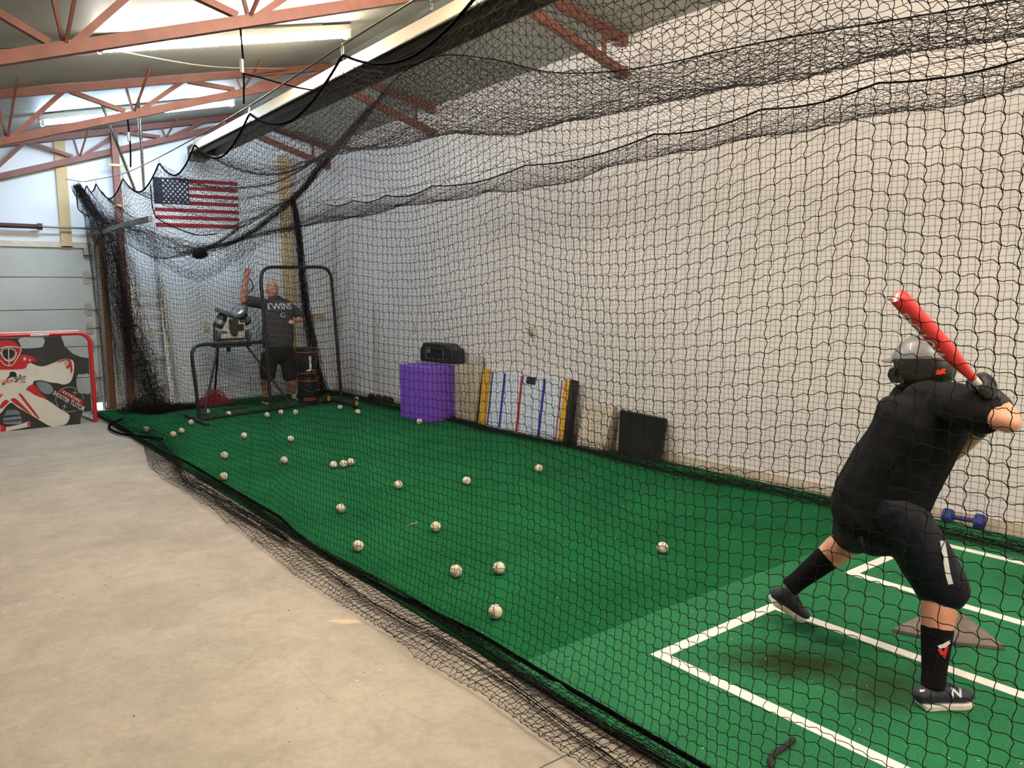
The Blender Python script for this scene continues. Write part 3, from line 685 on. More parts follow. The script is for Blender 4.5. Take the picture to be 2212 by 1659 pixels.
# dumbbells
def dumbbell(c, d, L, rh, label, mat, group=None):
    c = np.array(c,float); d = unit(d); t = thing('dumbbell', c-V(0,0,rh), label, 'dumbbell', group)
    for s in (-1,1): MB().lathe([(rh*0.55,-0.034),(rh*0.92,-0.03),(rh,-0.012),(rh,0.012),(rh*0.92,0.03),(rh*0.55,0.034)],8,c+d*s*(L/2-0.034),d).build('head', mat, t, bevel=0.004)
    MB().tube([c-d*(L/2-0.06), c, c+d*(L/2-0.06)],[0.016,0.018,0.016],12).build('grip', mat, t, smooth=True)
m_neo = M('blue_neoprene', (44,58,128), rough=0.6, var=0.15, vscale=30)
dumbbell((5.78,2.30,0.062), (0.12,-1,0), 0.27, 0.058, 'blue neoprene dumbbell on the sill of the right wall near the batter', m_neo)
m_iron = M('black_iron', (30,29,30), rough=0.6, bump=0.3, bscale=40)
dumbbell((5.66,10.88,0.07), (0.1,-1,0.0), 0.26, 0.055, 'black dumbbell by the right wall, farther one of the pair left of the purple block', m_iron, 'black dumbbells')
dumbbell((5.69,10.52,0.067), (-0.1,-1,0.0), 0.26, 0.055, 'black dumbbell by the right wall, nearer one of the pair left of the purple block', m_iron, 'black dumbbells')

# ================================================================== hockey goal with shooting tarp
m_red = M('goal_red', (196,28,34), rough=0.35, coat=0.3); m_net_w = M('white_twine', (214,212,204), rough=0.8)
GY = 11.60; GX0, GX1, GH = 0.04, 1.87, 1.20
gl = thing('hockey_goal', ((GX0+GX1)/2,GY,0), 'red steel hockey goal standing in front of the overhead door', 'goal')
def arc(c, r, a0, a1, n, ex, ez): return [np.array(c)+r*(math.cos(a)*np.array(ex)+math.sin(a)*np.array(ez)) for a in np.linspace(a0,a1,n)]
fp = [V(GX0,GY,0)] + arc((GX0+0.14,GY,GH-0.14),0.14,math.pi,math.pi/2,6,(1,0,0),(0,0,1)) + arc((GX1-0.14,GY,GH-0.14),0.14,math.pi/2,0,6,(1,0,0),(0,0,1)) + [V(GX1,GY,0)]
MB().tube(fp,0.027,14).build('front_frame', m_red, gl, smooth=True)
bp = [V(GX0,GY,0.03)] + arc((GX0+0.35,GY+0.55,0.03),0.3,math.pi,math.pi/2,6,(1,0,0),(0,1,0)) + arc((GX1-0.35,GY+0.55,0.03),0.3,math.pi/2,0,6,(1,0,0),(0,1,0)) + [V(GX1,GY,0.03)]
MB().tube(bp,0.02,10).build('base_frame', m_white, gl, smooth=True)
MB().tube([V(GX0+0.1,GY,GH-0.02),V(GX0+0.15,GY+0.35,GH-0.03),V(GX1-0.15,GY+0.35,GH-0.03),V(GX1-0.1,GY,GH-0.02)],0.014,8).build('top_shelf_frame', m_white, gl, smooth=True)
MB().tube([V(GX0+0.12,GY+0.035,GH+0.022),V(GX1-0.12,GY+0.035,GH+0.022)],0.016,8).build('net_band', m_net_w, gl, smooth=True)
gn = MB()
for k in range(37):
    x = GX0+0.03+(GX1-GX0-0.06)*k/36; gn.tube(smooth_path([(x,GY+0.02,GH-0.02),(x,GY+0.35,GH-0.05),(x,GY+0.6,0.55),(x,GY+0.8,0.04)],2),0.0016,3)
for k in range(26):
    t = k/25; gn.tube(smooth_path([(GX0,GY,GH*(1-t)),(GX0+0.1,GY+0.35+0.45*t,GH*(1-t)+0.01),(GX1-0.1,GY+0.35+0.45*t,GH*(1-t)+0.01),(GX1,GY,GH*(1-t))],3),0.0016,3)
tag(gn.build('goal_netting', m_net_w, gl), kind='stuff')
px = lambda x, y: (x/6.913, 700+y/6.913)       # coordinates read off an enlarged view of the goal
def gp(x, y, d=0.0): p = ony(px(x,y), GY); return V(p[0], GY-d, p[2])
st = MB(); a, b = gp(450,160,0.03), gp(725,145,0.03); st.bar(a,b,0.004,0.034,up=(0,0,1)); sticker = st.build('brand_sticker', m_white, gl)
c = (a+b)/2
for bod, dx, mm_ in (('HOCKEY',-0.05,M('print_dark',(60,50,50),rough=0.6)),('SHOT',0.06,M('print_sticker_red',(170,50,50),rough=0.6))):
    me = text_mesh(bod, 0.024, 0.95); map_mesh(me, lambda p: (c[0]+dx+p[0], c[1]-0.0025, c[2]+p[1]*0.9+(p[0]+dx)*0.02)); obj('lettering', me, mm_, sticker)
m_tarp = M('tarp_black', (44,40,36), rough=0.75, bump=0.25, bscale=6, var=0.15, vscale=5)
m_pw = M('print_white', (208,202,190), rough=0.75, var=0.07, vscale=5); m_pr = M('print_red', (176,30,30), rough=0.75, var=0.08, vscale=6); m_pg = M('print_grey', (150,146,140), rough=0.75); m_pk = M('print_black', (30,28,27), rough=0.75)
tp = thing('shooting_tarp', (0.95,GY-0.03,0.05), 'black shooting target tarp with printed goalie and cut out holes, tied in the goal', 'tarp')
XT0 = -760          # the tarp goes on past the left edge of the picture, mirrored about the goal centre
def flat(loops, d, nm, mat, parent, ext=0.0):
    me = fill_mesh(loops, 0.0)
    def f(p):
        w = gp(p[0], -p[1], d); u = (p[0]+p[1])*0.004
        return (w[0], w[1], w[2])
    return obj(nm, map_mesh(me, f), mat, parent)
def LP(P, k=5): return [(p[0], -p[1]) for p in (smooth_loop(P, k) if k else P)]
outer = [(-760,215),(0,212),(600,190),(905,172),(960,330),(1080,440),(1200,490),(1318,505),(1330,760),(1345,1030),(1365,1290),(1368,1295),(1230,1310),(1200,1400),(1195,1490),(600,1548),(0,1600),(-760,1640)]
holes = [[(292,212),(630,197),(640,320),(560,352),(330,360),(302,310)], [(540,865),(620,855),(730,890),(785,965),(760,1030),(690,1040),(610,1000),(550,920)],
         [(1150,760),(1230,748),(1322,755),(1335,1020),(1240,1032),(1170,1020),(1135,900)], [(85,1300),(160,1280),(265,1285),(310,1380),(322,1460),(280,1485),(70,1485),(45,1440)]]
flat([LP(outer,0)] + [LP(h,4) for h in holes], 0.035, 'tarp_sheet', m_tarp, tp)
flat([LP([(120,600),(280,480),(420,560),(600,630),(760,590),(900,530),(1020,520),(1090,560),(1095,700),(1050,850),(950,900),(860,880),(740,865),(600,835),(500,850),(480,900),(380,990),(0,1010),(-300,1000),(-300,640)],4)], 0.040, 'jersey_print', m_pw, tp)
flat([LP([(-300,690),(0,680),(350,665),(400,600),(480,560),(548,555),(500,490),(420,465),(330,450),(200,480),(-300,480)],3)], 0.043, 'shoulder_print', m_pr, tp)
flat([LP([(380,975),(480,895),(560,960),(620,1040),(685,1110),(640,1125),(560,1080),(470,1060)],3)], 0.043, 'pants_print', m_pr, tp)
flat([LP([(260,960),(400,985),(520,1060),(700,1130),(900,1270),(1030,1355),(985,1480),(860,1515),(760,1525),(600,1440),(420,1330),(260,1240),(165,1170),(80,1230),(0,1330),(-200,1450),(-300,1300),(-300,960)],3)], 0.044, 'pad_print', m_pw, tp)
for P in ([(270,1035),(320,1050),(420,1180),(580,1392),(540,1385),(400,1210)], [(155,1130),(200,1100),(270,1140),(465,1340),(440,1335),(300,1240)], [(130,1150),(70,1125),(0,1200),(0,1260),(50,1230)], [(40,1035),(0,1050),(0,1100)]):
    flat([LP(P,2)], 0.047, 'pad_stripe', m_pr, tp)
flat([LP([(0,250),(120,240),(220,270),(290,350),(300,430),(240,540),(180,620),(80,620),(0,540),(-60,430),(-50,320)],4)], 0.047, 'mask_print', m_pr, tp)
flat([LP([(20,370),(100,345),(200,360),(240,430),(200,510),(120,545),(30,500),(0,430)],4)], 0.050, 'mask_opening_print', m_pg, tp)
flat([LP([(40,390),(110,372),(190,390),(215,440),(180,495),(110,520),(45,480)],4)], 0.052, 'mask_shadow_print', m_pk, tp)
cg = MB()
for P in ([(118,350),(122,450),(130,620)], [(0,420),(60,520),(130,552),(200,520),(245,420)], [(0,360),(120,335),(290,355),(295,420),(235,530),(190,600)], [(0,540),(60,605),(130,620),(185,605)]):
    cg.tube([gp(x,y,0.054) for x,y in smooth_path(P,4)],0.006,5)
cg.build('cage_print', m_pw, tp)
flat([LP([(830,570),(900,535),(1020,520),(1060,560),(1075,690),(1045,735),(1040,650),(1000,540),(900,560)],2)],0.045,'glove_trim_print',m_pr,tp)
flat([LP([(970,650),(1040,560),(1060,590),(1010,665)],0)],0.046,'glove_trim_print',m_pr,tp); flat([LP([(945,560),(1005,560),(975,620)],0)],0.046,'glove_pocket_print',m_pg,tp)
def star2(c, r): return [(c[0]+(r if i % 2 == 0 else r*0.42)*math.sin(math.pi*i/5), c[1]-(r if i % 2 == 0 else r*0.42)*math.cos(math.pi*i/5)) for i in range(10)]
flat([LP(star2((362,517),34),0)],0.049,'star_print',m_pw,tp); flat([LP(star2((440,535),22),0)],0.049,'star_print',m_pw,tp)
flat([LP([(0,1500),(80,1530),(250,1500),(400,1455),(440,1450),(445,1500),(420,1525),(200,1570),(0,1600)],2)],0.049,'stick_print',m_pw,tp)
flat([LP([(405,1462),(440,1450),(445,1500),(405,1525)],0)],0.051,'stick_tip_print',m_pr,tp); flat([LP([(0,1490),(85,1530),(85,1590),(0,1605)],0)],0.051,'stick_heel_print',m_pr,tp)
def ptext(body, size_px, c, ang, mat, d, nm='lettering', space=1.0, sx=1.0):
    me = text_mesh(body, 1.0, space, 0.0, 0.018); ca, sa = math.cos(ang), math.sin(ang)
    def f(p):
        X, Y = p[0]*size_px*sx, -p[1]*size_px
        return gp(c[0]+X*ca-Y*sa, c[1]+X*sa+Y*ca, d)
    return obj(nm, map_mesh(me, f), mat, tp)
flat([LP([(880,985),(905,962),(1235,1145),(1243,1165),(1215,1195),(1190,1190),(890,1010)],0)],0.046,'banner_print',m_pr,tp)
ptext('EXTREME',62,(1058,1078),0.51,m_pw,0.049,space=1.55,sx=0.8)
ptext('SHOOTER',88,(905,1085),0.53,m_pw,0.047,sx=0.68); ptext('TUTOR',100,(1145,1215),0.5,m_pw,0.047,sx=0.72)
rg = MB()
for a0, a1 in ((-2.5,-1.0),(-0.5,0.05),(1.1,2.2),(2.5,3.4)):
    rg.tube([gp(1030+205*math.cos(a),1120+183*math.sin(a),0.047) for a in np.linspace(a0,a1,12)],0.0022,4)
for c in ((1110,1020),(955,1225)):
    rg.tube([gp(c[0]-40,c[1]-8,0.047),gp(c[0]+40,c[1]+8,0.047)],0.0025,4); rg.tube([gp(c[0]+12,c[1]-42,0.047),gp(c[0]-12,c[1]+42,0.047)],0.0025,4)
rg.build('target_ring_print', m_pw, tp)
flat([LP([(30,880),(130,770),(140,720),(200,705),(240,740),(225,780),(130,800),(60,900)],3)],0.046,'emblem_print',m_pk,tp)
flat([LP([(280,770),(295,745),(312,770),(300,778)],0)],0.046,'emblem_print',m_pk,tp)
flat([LP([(20,850),(195,815),(190,860),(30,885)],0)],0.047,'emblem_banner_print',m_pr,tp)
ptext('HOCKEY',66,(95,850),-0.1,m_pw,0.049,sx=0.75); ptext('S',130,(235,820),-0.1,m_pk,0.049,sx=0.8); ptext('HOT',80,(320,808),-0.08,m_pk,0.049,sx=0.75); ptext('.COM',34,(330,862),-0.06,m_pr,0.049)

# ================================================================== pitching screen
m_pipe = M('black_pipe', (30,29,30), rough=0.5, var=0.1, vscale=20); m_hub = M('yellow_hub', (196,176,40), rough=0.5)
SA, SB = onz((431,906),0.03), onz((738,863),0.03); SN = unit(np.cross(SB-SA,(0,0,1)))
def sp_(p): return onpl(p, SA, SN)
ls = thing('pitching_screen', (SA+SB)/2, 'black tube L shaped pitching screen with netting standing before the man', 'screen')
def rounded(P, r=0.1, k=5):
    P = [np.array(p,float) for p in P]; out = [P[0]]
    for i in range(1,len(P)-1):
        a, b = unit(P[i-1]-P[i]), unit(P[i+1]-P[i]); rr = min(r, np.linalg.norm(P[i-1]-P[i])*0.45, np.linalg.norm(P[i+1]-P[i])*0.45)
        for t in np.linspace(0,1,k): out.append((1-t)**2*(P[i]+a*rr) + 2*t*(1-t)*P[i] + t*t*(P[i]+b*rr))
    out.append(P[-1]); return out
S = {k: sp_(v) for k, v in dict(bl=(431,906),tl=(412,746),ti=(574,738),bi=(586,886),tti=(561,577),ttr=(714,577),br=(738,863)).items()}
MB().tube(rounded([S['bl'],S['tl'],S['ti']],0.16),0.024,12).build('short_frame', m_pipe, ls, smooth=True)
MB().tube(rounded([S['bi'],S['ti'],S['tti'],S['ttr'],S['br']],0.16)[0:1]+rounded([S['bi'],S['tti'],S['ttr'],S['br']],0.2)[1:],0.024,12).build('tall_frame', m_pipe, ls, smooth=True)
MB().tube([SA,SB],0.026,12).build('base_rail', m_pipe, ls, smooth=True)
fa, fb = onz((400,897),0.03), onz((449,918),0.03); MB().tube([fa,fb],0.026,12).build('foot_tube', m_pipe, ls, smooth=True)
ga, gb2 = onz((700,857),0.05), onz((770,876),0.05); MB().tube([ga,gb2],0.024,12).build('foot_tube', m_pipe, ls, smooth=True)
for pxw in ((707,862),(767,873)):
    c = onz(pxw,0.075); d = unit(V(0.55,-0.83,0))
    w_ = MB().lathe([(0.03,-0.028),(0.062,-0.026),(0.078,-0.012),(0.078,0.012),(0.062,0.026),(0.03,0.028)],20,c+V(0,0,0.012),d).build('wheel', m_rubber, ls, smooth=True)
    MB().lathe([(0.040,0.02),(0.042,0.03),(0.014,0.034)],16,c+V(0,0,0.012),d).build('hub', m_hub, w_)
sn = MB(); ex = unit(SB-SA); Ls = np.linalg.norm(SB-SA); ui = (S['bi']-SA) @ ex
n = 54
for k in range(n+1):
    u = Ls*k/n; z1 = 0.98 if u < ui else 2.05; p = SA+ex*u; w1 = 0.02*math.sin(u*6)
    sn.tube([p+SN*(w1*math.sin(3.14*t))+V(0,0,t*z1) for t in np.linspace(0,1,7)],0.0013,3,caps=False)
for k in range(47):
    z = 0.045*k; u0 = 0 if z < 0.98 else ui
    sn.tube([SA+ex*u+V(0,0,z+0.01*math.sin(u*7+k))+SN*0.01*math.sin(5*u) for u in np.linspace(u0,Ls,14)],0.0013,3,caps=False)
tag(sn.build('screen_netting', M('black_twine',(24,22,22),rough=0.85), ls), kind='stuff')

# ================================================================== pitching machine on tripod
m_mach = M('machine_cream', (206,198,180), rough=0.45, var=0.05, vscale=10); m_alu = M('cast_aluminium', (170,170,168), rough=0.35, metal=0.8); m_tyre = M('grey_tyre', (72,78,76), rough=0.7)
PMY = 11.55
def pm(x, y, Y=PMY): p = ony((440+x/11.85, 630+y/11.85), Y); return p
mc = thing('pitching_machine', (3.6,PMY,1.0), 'two wheel pitching machine with cream body sitting on a black tripod', 'machine')
MB().prism([pm(300,860),pm(590,800),pm(1070,800),pm(1060,1190),pm(330,1200)],(0,1,0),0.16).build('body', m_mach, mc, bevel=0.01)
a, b = pm(390,1040,PMY-0.003), pm(600,1050,PMY-0.003); MB().bar(a,b,0.004,0.035).build('name_badge', m_bl, mc)
MB().prism([pm(640,700,PMY-0.01),pm(840,700,PMY-0.01),pm(850,960,PMY-0.01),pm(830,1110,PMY-0.01),pm(700,1110,PMY-0.01),pm(650,950,PMY-0.01)],(0,-1,0),0.08).build('chute', m_blk, mc, bevel=0.01)
MB().prism([pm(870,830,PMY-0.01),pm(1010,830,PMY-0.01),pm(1010,990,PMY-0.01),pm(870,990,PMY-0.01)],(0,-1,0),0.05).build('control_box', m_blk, mc, bevel=0.01)
for c, ax, mpx, L in ((pm(525,545,PMY+0.02),V(0.44,-0.10,0.89),(430,700),1),(pm(905,510,PMY+0.02),V(-0.60,-0.34,0.72),(1000,660),1)):
    ax = unit(ax); w_ = MB().lathe([(0.05,-0.028),(0.125,-0.027),(0.142,-0.014),(0.142,0.014),(0.125,0.027),(0.05,0.028)],28,c,ax).build('throwing_wheel', m_tyre, mc, smooth=True)
    MB().lathe([(0.105,0.027),(0.10,0.032),(0.03,0.036),(0.026,0.055)],20,c,ax).build('wheel_hub', m_alu, w_, smooth=True)
    mp_ = c-ax*0.02; MB().lathe([(0.02,-0.22),(0.07,-0.21),(0.075,-0.19),(0.075,-0.05),(0.05,0.0)],18,mp_,ax).build('motor', m_blk, mc, smooth=True)
    MB().lathe([(0.077,-0.16),(0.077,-0.09)],18,mp_,ax).build('motor_band', m_alu, mc, smooth=True)
for xx in (355,1140):
    c = pm(xx,1150,PMY-0.06); w_ = MB().lathe([(0.03,-0.02),(0.075,-0.018),(0.085,0),(0.075,0.018),(0.03,0.02)],18,c+V(0,0,0.02),(1,0.2,0)).build('transport_wheel', m_tyre, mc, smooth=True)
MB().tube([pm(265,860),pm(265,1240),pm(300,1260)],0.012,8).build('side_handle', m_blk, mc, smooth=True)
MB().bar(pm(330,1250),pm(1130,1190),0.16,0.03).build('base_bar', m_blk, mc)
tpd = thing('tripod', (3.6,PMY,0), 'black steel tripod stand carrying the pitching machine', 'tripod')
hz = 0.99
hc = pm(720,1360); MB().box(hc+V(-0.26,-0.10,-0.03),hc+V(0.26,0.12,0.045)).build('head_plate', m_blk, tpd, bevel=0.006)
MB().tube([hc+V(-0.05,0,-0.1),hc+V(-0.05,0,0)],0.03,10).build('swivel', m_blk, tpd)
for a, g in ((hc+V(-0.2,0,0),onz((441,897),0.03)),(hc+V(-0.17,0.08,0),onz((463,862),0.03)),(hc+V(0.2,0,0),onz((632,878),0.03))): MB().tube([a,g],0.017,10).build('leg', m_pipe, tpd, smooth=True)
# red netting heap behind the screen
c = onz((462,876),0.012); rn = MB()
for k in range(170):
    a = random.random()*6.28; r = random.uniform(0.05,0.33); p = c+V(r*math.cos(a),r*math.sin(a)*0.5,0.01); q_ = c+V(random.gauss(0.02,0.06),random.gauss(0,0.05),random.uniform(0.05,0.26))
    m_ = (p+q_)/2+V(random.gauss(0,0.05),random.gauss(0,0.05),random.uniform(0,0.05)); m_[2] = max(m_[2],0.02)
    rn.tube(smooth_path([p,m_,q_],3),0.0028,4)
    if k % 2 == 0:
        z = random.uniform(0.02,0.14); rr = 0.32*(1-z/0.3); a2 = a+random.uniform(0.3,0.9); rn.tube([c+V(rr*math.cos(t),rr*0.5*math.sin(t),z+random.gauss(0,0.008)) for t in np.linspace(a,a2,4)],0.0028,4)
o = rn.build('net_heap', M('red_twine',(150,34,44),rough=0.8)); tag(o, 'heap of red netting on the turf behind the screen by the tripod', 'net', kind='thing')
o = MB().box(onz((487,887),0.013)+V(0,0,0), onz((530,880),0.013)+V(0,0,0.02)).build('rubber_slab', m_rubber); tag(o, 'flat black pitching rubber on the turf behind the screen base', 'rubber')
# stacked buckets
m_bk = M('bucket_black', (26,26,28), rough=0.4); m_or = M('stripe_orange_red', (186,60,36), rough=0.5)
bc = onz((675,876),0.012); bc = V(bc[0],bc[1]+0.15,0.012)
for k, lab in enumerate(('lower black ball bucket with red lettering at the bottom of the two bucket stack','upper black ball bucket with white emblem on top of the two bucket stack')):
    z0 = 0.012+k*0.44; t = thing('ball_bucket', (bc[0],bc[1],z0), lab, 'bucket', 'stacked ball buckets'); h = 0.40
    MB().lathe([(0.135,0),(0.14,0.01),(0.155,h),(0.165,h),(0.165,h+0.012),(0.15,h+0.012)],28,(bc[0],bc[1],z0),(0,0,1)).build('body', m_bk, t, smooth=True)
    MB().lathe([(0.168,0),(0.168,0.028),(0.15,0.034)],28,(bc[0],bc[1],z0+h),(0,0,1)).build('lid', m_bk, t, smooth=True)
    for zz in ((0.05,0.365) if k == 1 else (0.375,)): MB().lathe([(0.1435+0.04*zz,zz-0.006),(0.1438+0.04*zz,zz+0.006)],28,(bc[0],bc[1],z0),(0,0,1)).build('stripe', m_or, t, smooth=True)
    MB().tube([(bc[0]+0.168*math.cos(a),bc[1]+0.168*math.sin(a)-0.0,z0+0.37-0.16*max(0,math.sin(a-math.pi))) for a in np.linspace(math.pi,2*math.pi,14)],0.003,5).build('bail_handle', m_steel, t)
    def wrap(p, zz, a0, R=0.1515): 
        a = a0 + p[0]/R; return (bc[0]+(R+0.002)*math.cos(a), bc[1]+(R+0.002)*math.sin(a), z0+zz+p[1])
    if k == 1:
        me = text_mesh('J', 0.24, 1, 0.0, 0.02); map_mesh(me, lambda p: wrap(p,0.21,-1.62)); obj('emblem', me, m_print, t)
        me = fill_mesh([[(-0.07+0.14*i/8,0.005) for i in range(9)]+[(0.07-0.14*i/8,-0.005) for i in range(9)]]); map_mesh(me, lambda p: wrap(p,0.09,-1.65)); obj('print_bar', me, m_print, t)
    else:
        
        for q8 in range(8):
            x8 = -0.105+0.028*q8; me = fill_mesh([[(x8,-0.026),(x8+0.02,-0.026),(x8+0.021,0.024),(x8+0.003,0.026)]]); map_mesh(me, lambda p: wrap(p,0.10,-1.7,0.147)); obj('letter_block', me, M('print_dull_red',(150,50,52),rough=0.6), t)
# ================================================================== people
def limb(mb, rings, hint=(0,-1,0), n=16, cap=True):
    """closed loft of elliptical rings [(centre, half width along hint, half width across)]"""
    R = [(np.array(c,float), a, b) for c, a, b in rings]
    P = [r[0] for r in R]; m = len(R); out = []
    def frame(i):
        t = unit(P[min(i+1,m-1)]-P[max(i-1,0)]); s = np.array(hint,float); s = s - t*(s@t)
        if np.linalg.norm(s) < 0.15: s = np.cross(t,(0.3,0.9,0.2))
        s = unit(s); return t, s, np.cross(t,s)
    full = []
    t, s, b = frame(0)
    if cap:
        for k in (0.25,0.6,0.88): full.append((P[0]-t*min(R[0][1],R[0][2])*math.sqrt(max(0,1-k*k)), R[0][1]*k, R[0][2]*k, s, b))
    for i in range(m):
        t, s, b = frame(i); full.append((P[i], R[i][1], R[i][2], s, b))
    t, s, b = frame(m-1)
    if cap:
        for k in (0.88,0.6,0.25): full.append((P[-1]+t*min(R[-1][1],R[-1][2])*math.sqrt(max(0,1-k*k)), R[-1][1]*k, R[-1][2]*k, s, b))
    o = len(mb.v)
    for c, ra, rb, s, b in full:
        for k in range(n):
            a = 2*math.pi*k/n; mb.v.append(tuple(c + ra*math.cos(a)*s + rb*math.sin(a)*b))
    for i in range(len(full)-1):
        for k in range(n):
            l = (k+1) % n; mb.f.append((o+i*n+k, o+i*n+l, o+(i+1)*n+l, o+(i+1)*n+k))
    mb.f.append(tuple(o+k for k in range(n))[::-1]); mb.f.append(tuple(o+(len(full)-1)*n+k for k in range(n)))
    return mb
def fuse(mb, name, mat, parent, voxel=0.008, smooth=6, wrinkle=0.0, wscale=12.0, cut=None):
    me = mb.mesh(name); o = bpy.data.objects.new('tmp', me); COL.objects.link(o)
    r = o.modifiers.new('r','REMESH'); r.mode = 'VOXEL'; r.voxel_size = voxel; r.use_smooth_shade = True
    s = o.modifiers.new('s','SMOOTH'); s.factor = 0.5; s.iterations = smooth
    dg = bpy.context.evaluated_depsgraph_get(); m2 = bpy.data.meshes.new_from_object(o.evaluated_get(dg)); m2.name = name
    bpy.data.objects.remove(o); bpy.data.meshes.remove(me)
    if wrinkle:
        n = len(m2.vertices); co = np.empty(n*3); m2.vertices.foreach_get('co',co); co = co.reshape(-1,3); nr = np.empty(n*3); m2.vertices.foreach_get('normal',nr); nr = nr.reshape(-1,3)
        d = np.array([noise.noise(Vector((p[0]*wscale,p[1]*wscale,p[2]*wscale*0.6))) + 0.5*noise.noise(Vector((p[0]*wscale*2.3,p[1]*wscale*2.3,p[2]*wscale*1.2))) for p in co])
        m2.vertices.foreach_set('co',(co+nr*(d*wrinkle)[:,None]).ravel()); m2.update()
    ob = obj(name, m2, mat, parent); m2.polygons.foreach_set('use_smooth',[True]*len(m2.polygons)); return ob
def bvh_of(o):
    me = o.data; return BVHTree.FromPolygons([v.co.copy() for v in me.vertices],[tuple(p.vertices) for p in me.polygons])
def stick_on(me, bv, direction, off=0.003):
    d = Vector(direction).normalized()
    def f(p):
        h = bv.ray_cast(Vector(p)-d*0.6, d, 2.0); return tuple(h[0]-d*off) if h[0] is not None else tuple(p)
    return map_mesh(me, f)
def shoe(parent, heel, toe, up, size, m_up, m_sole, m_acc, side=1):
    heel, toe = np.array(heel,float), np.array(toe,float); L = np.linalg.norm(toe-heel); f = (toe-heel)/L; u = unit(np.array(up,float)-f*(np.array(up)@f)); s = np.cross(f,u)
    W = size
    outl = []
    prof = [(0.0,0.45),(0.03,0.75),(0.12,0.88),(0.3,0.82),(0.5,0.86),(0.7,1.0),(0.85,0.92),(0.95,0.62),(1.0,0.2)]
    for t, w in prof: outl.append(heel+f*L*t+s*W*w*0.5)
    for t, w in prof[::-1]: outl.append(heel+f*L*t-s*W*w*0.5)
    k = len(outl); mb = MB()
    lift = [0.012 if i in (0,k-1) else (0.008 if i in (8,9) else 0) for i in range(k)]
    mb.add([p+u*l for p, l in zip(outl,lift)] + [p+u*0.026 + s*0 for p in outl] , [tuple(range(k))[::-1], tuple(range(k,2*k))]+[(i,(i+1)%k,(i+1)%k+k,i+k) for i in range(k)])
    sole = mb.build('shoe_sole', m_sole, parent, bevel=0.006)
    mu = MB(); hs = [(0.04,0.34,0.062),(0.12,0.40,0.07),(0.28,0.42,0.08),(0.42,0.42,0.078),(0.58,0.44,0.062),(0.75,0.46,0.05),(0.9,0.38,0.042),(0.97,0.22,0.034)]
    limb(mu, [(heel+f*L*t+u*(0.02+h*W/0.095*0.5), W*w, h*W/0.095*0.5) for t, w, h in hs], s, 16)
    limb(mu, [(heel+f*L*0.26+u*0.05, W*0.34, 0.045), (heel+f*L*0.25+u*0.085*W/0.095, W*0.33, 0.04)], s, 14)
    up_o = fuse(mu,'shoe_upper',m_up,parent,0.005,4)
    for t in (0.45,0.52,0.59,0.66): 
        c = heel+f*L*t+u*(0.02+0.078*W/0.095*(1.02-(t-0.42)*1.15)); MB().tube([c-s*W*0.24+u*-0.006,c+u*0.004,c+s*W*0.24-u*0.006],0.0028,5).build('lace',m_acc,up_o)
    return up_o

def eye_set(parent, c, fwd, side, up, w=0.032, r=0.011, iris=(70,50,35)):
    for s in (-1,1):
        p = c+side*s*w; e = MB().ball(p, r, 12, 8).build('eye', M('eye_white',(225,218,210),rough=0.3), parent, smooth=True)
        MB().lathe([(r*0.55,0),(r*0.45,0.002)],12,p+fwd*r*0.93,fwd).build('iris', M('iris_brown',iris,rough=0.2), e)

# ------------------------------------------------------------------ batter (seen from behind, weight on the back leg)
m_skin = M('skin_light', (214,156,128), rough=0.5, var=0.06, vscale=20, rgb2=(204,140,112)); m_tee = M('black_tee', (17,18,20), rough=0.92, var=0.15, vscale=25, bump=0.15, bscale=150, spec=0.2)
m_short = M('navy_shorts', (11,13,25), rough=0.6, var=0.1, vscale=20, spec=0.25); m_stripe = M('short_stripe', (208,208,206), rough=0.7); m_sock = M('black_sock', (15,14,15), rough=0.95, bump=0.3, bscale=250, spec=0.15)
m_shoe = M('navy_mesh', (38,42,56), rough=0.7, bump=0.3, bscale=250); m_sole = M('shoe_sole_white', (216,208,196), rough=0.6); m_lace = M('lace_dark', (40,42,50), rough=0.8); m_glove = M('black_glove', (22,22,28), rough=0.6, bump=0.2, bscale=120); m_silver = M('silver_print', (196,198,202), rough=0.4)
bat_ = thing('person', (3.15,1.5,0.016), 'batter in black shirt, navy shorts and grey helmet swinging a red bat', 'person')
XB = 3.13
def bx(p, X=XB): return onx(p, X)
neck, headc = bx((2000,838),3.14), onx((1995,786),3.2)
hd = V(0.25,0.97,0); hd = unit(hd); hside = unit(np.cross(hd,(0,0,1)))
tor = [((1897,1100),0.175,0.125),((1900,1075),0.178,0.13),((1928,1025),0.172,0.118),((1965,965),0.160,0.112),((1992,905),0.165,0.110),((2003,876),0.150,0.086),((2003,858),0.085,0.062)]
axis = (0.12,-0.99,0.0)
rsh, lsh = bx((2068,872),3.08), bx((1938,872),3.2)
rel, rha = bx((2180,912),3.0), bx((2160,866),3.14)
lel, lha = bx((2046,985),3.40), bx((2150,905),3.2)
rhip, lhip = bx((1938,1105),3.1), bx((1862,1100),3.2)
rkn, ran = bx((2032,1262),3.24), bx((2016,1475),3.13)
lkn, lan = bx((1846,1158),3.46), bx((1712,1264),3.28)
body = MB()
limb(body, [(bx(p),a*0.92,b*0.92) for p,a,b in tor], axis)
limb(body, [(bx((2003,850),3.14),0.058,0.055),(headc+V(0,0,-0.06),0.052,0.055)], axis)
limb(body, [(headc+V(0,0,-0.095)+hd*0.045,0.04,0.045),(headc+V(0,0,-0.05)+hd*0.02,0.062,0.085),(headc,0.073,0.096),(headc+V(0,0,0.035),0.068,0.09),(headc+V(0,0,0.06),0.048,0.062)], hside)
limb(body, [(headc+hd*0.095+V(0,0,-0.005),0.010,0.012),(headc+hd*0.112+V(0,0,-0.03),0.014,0.014)], hside)
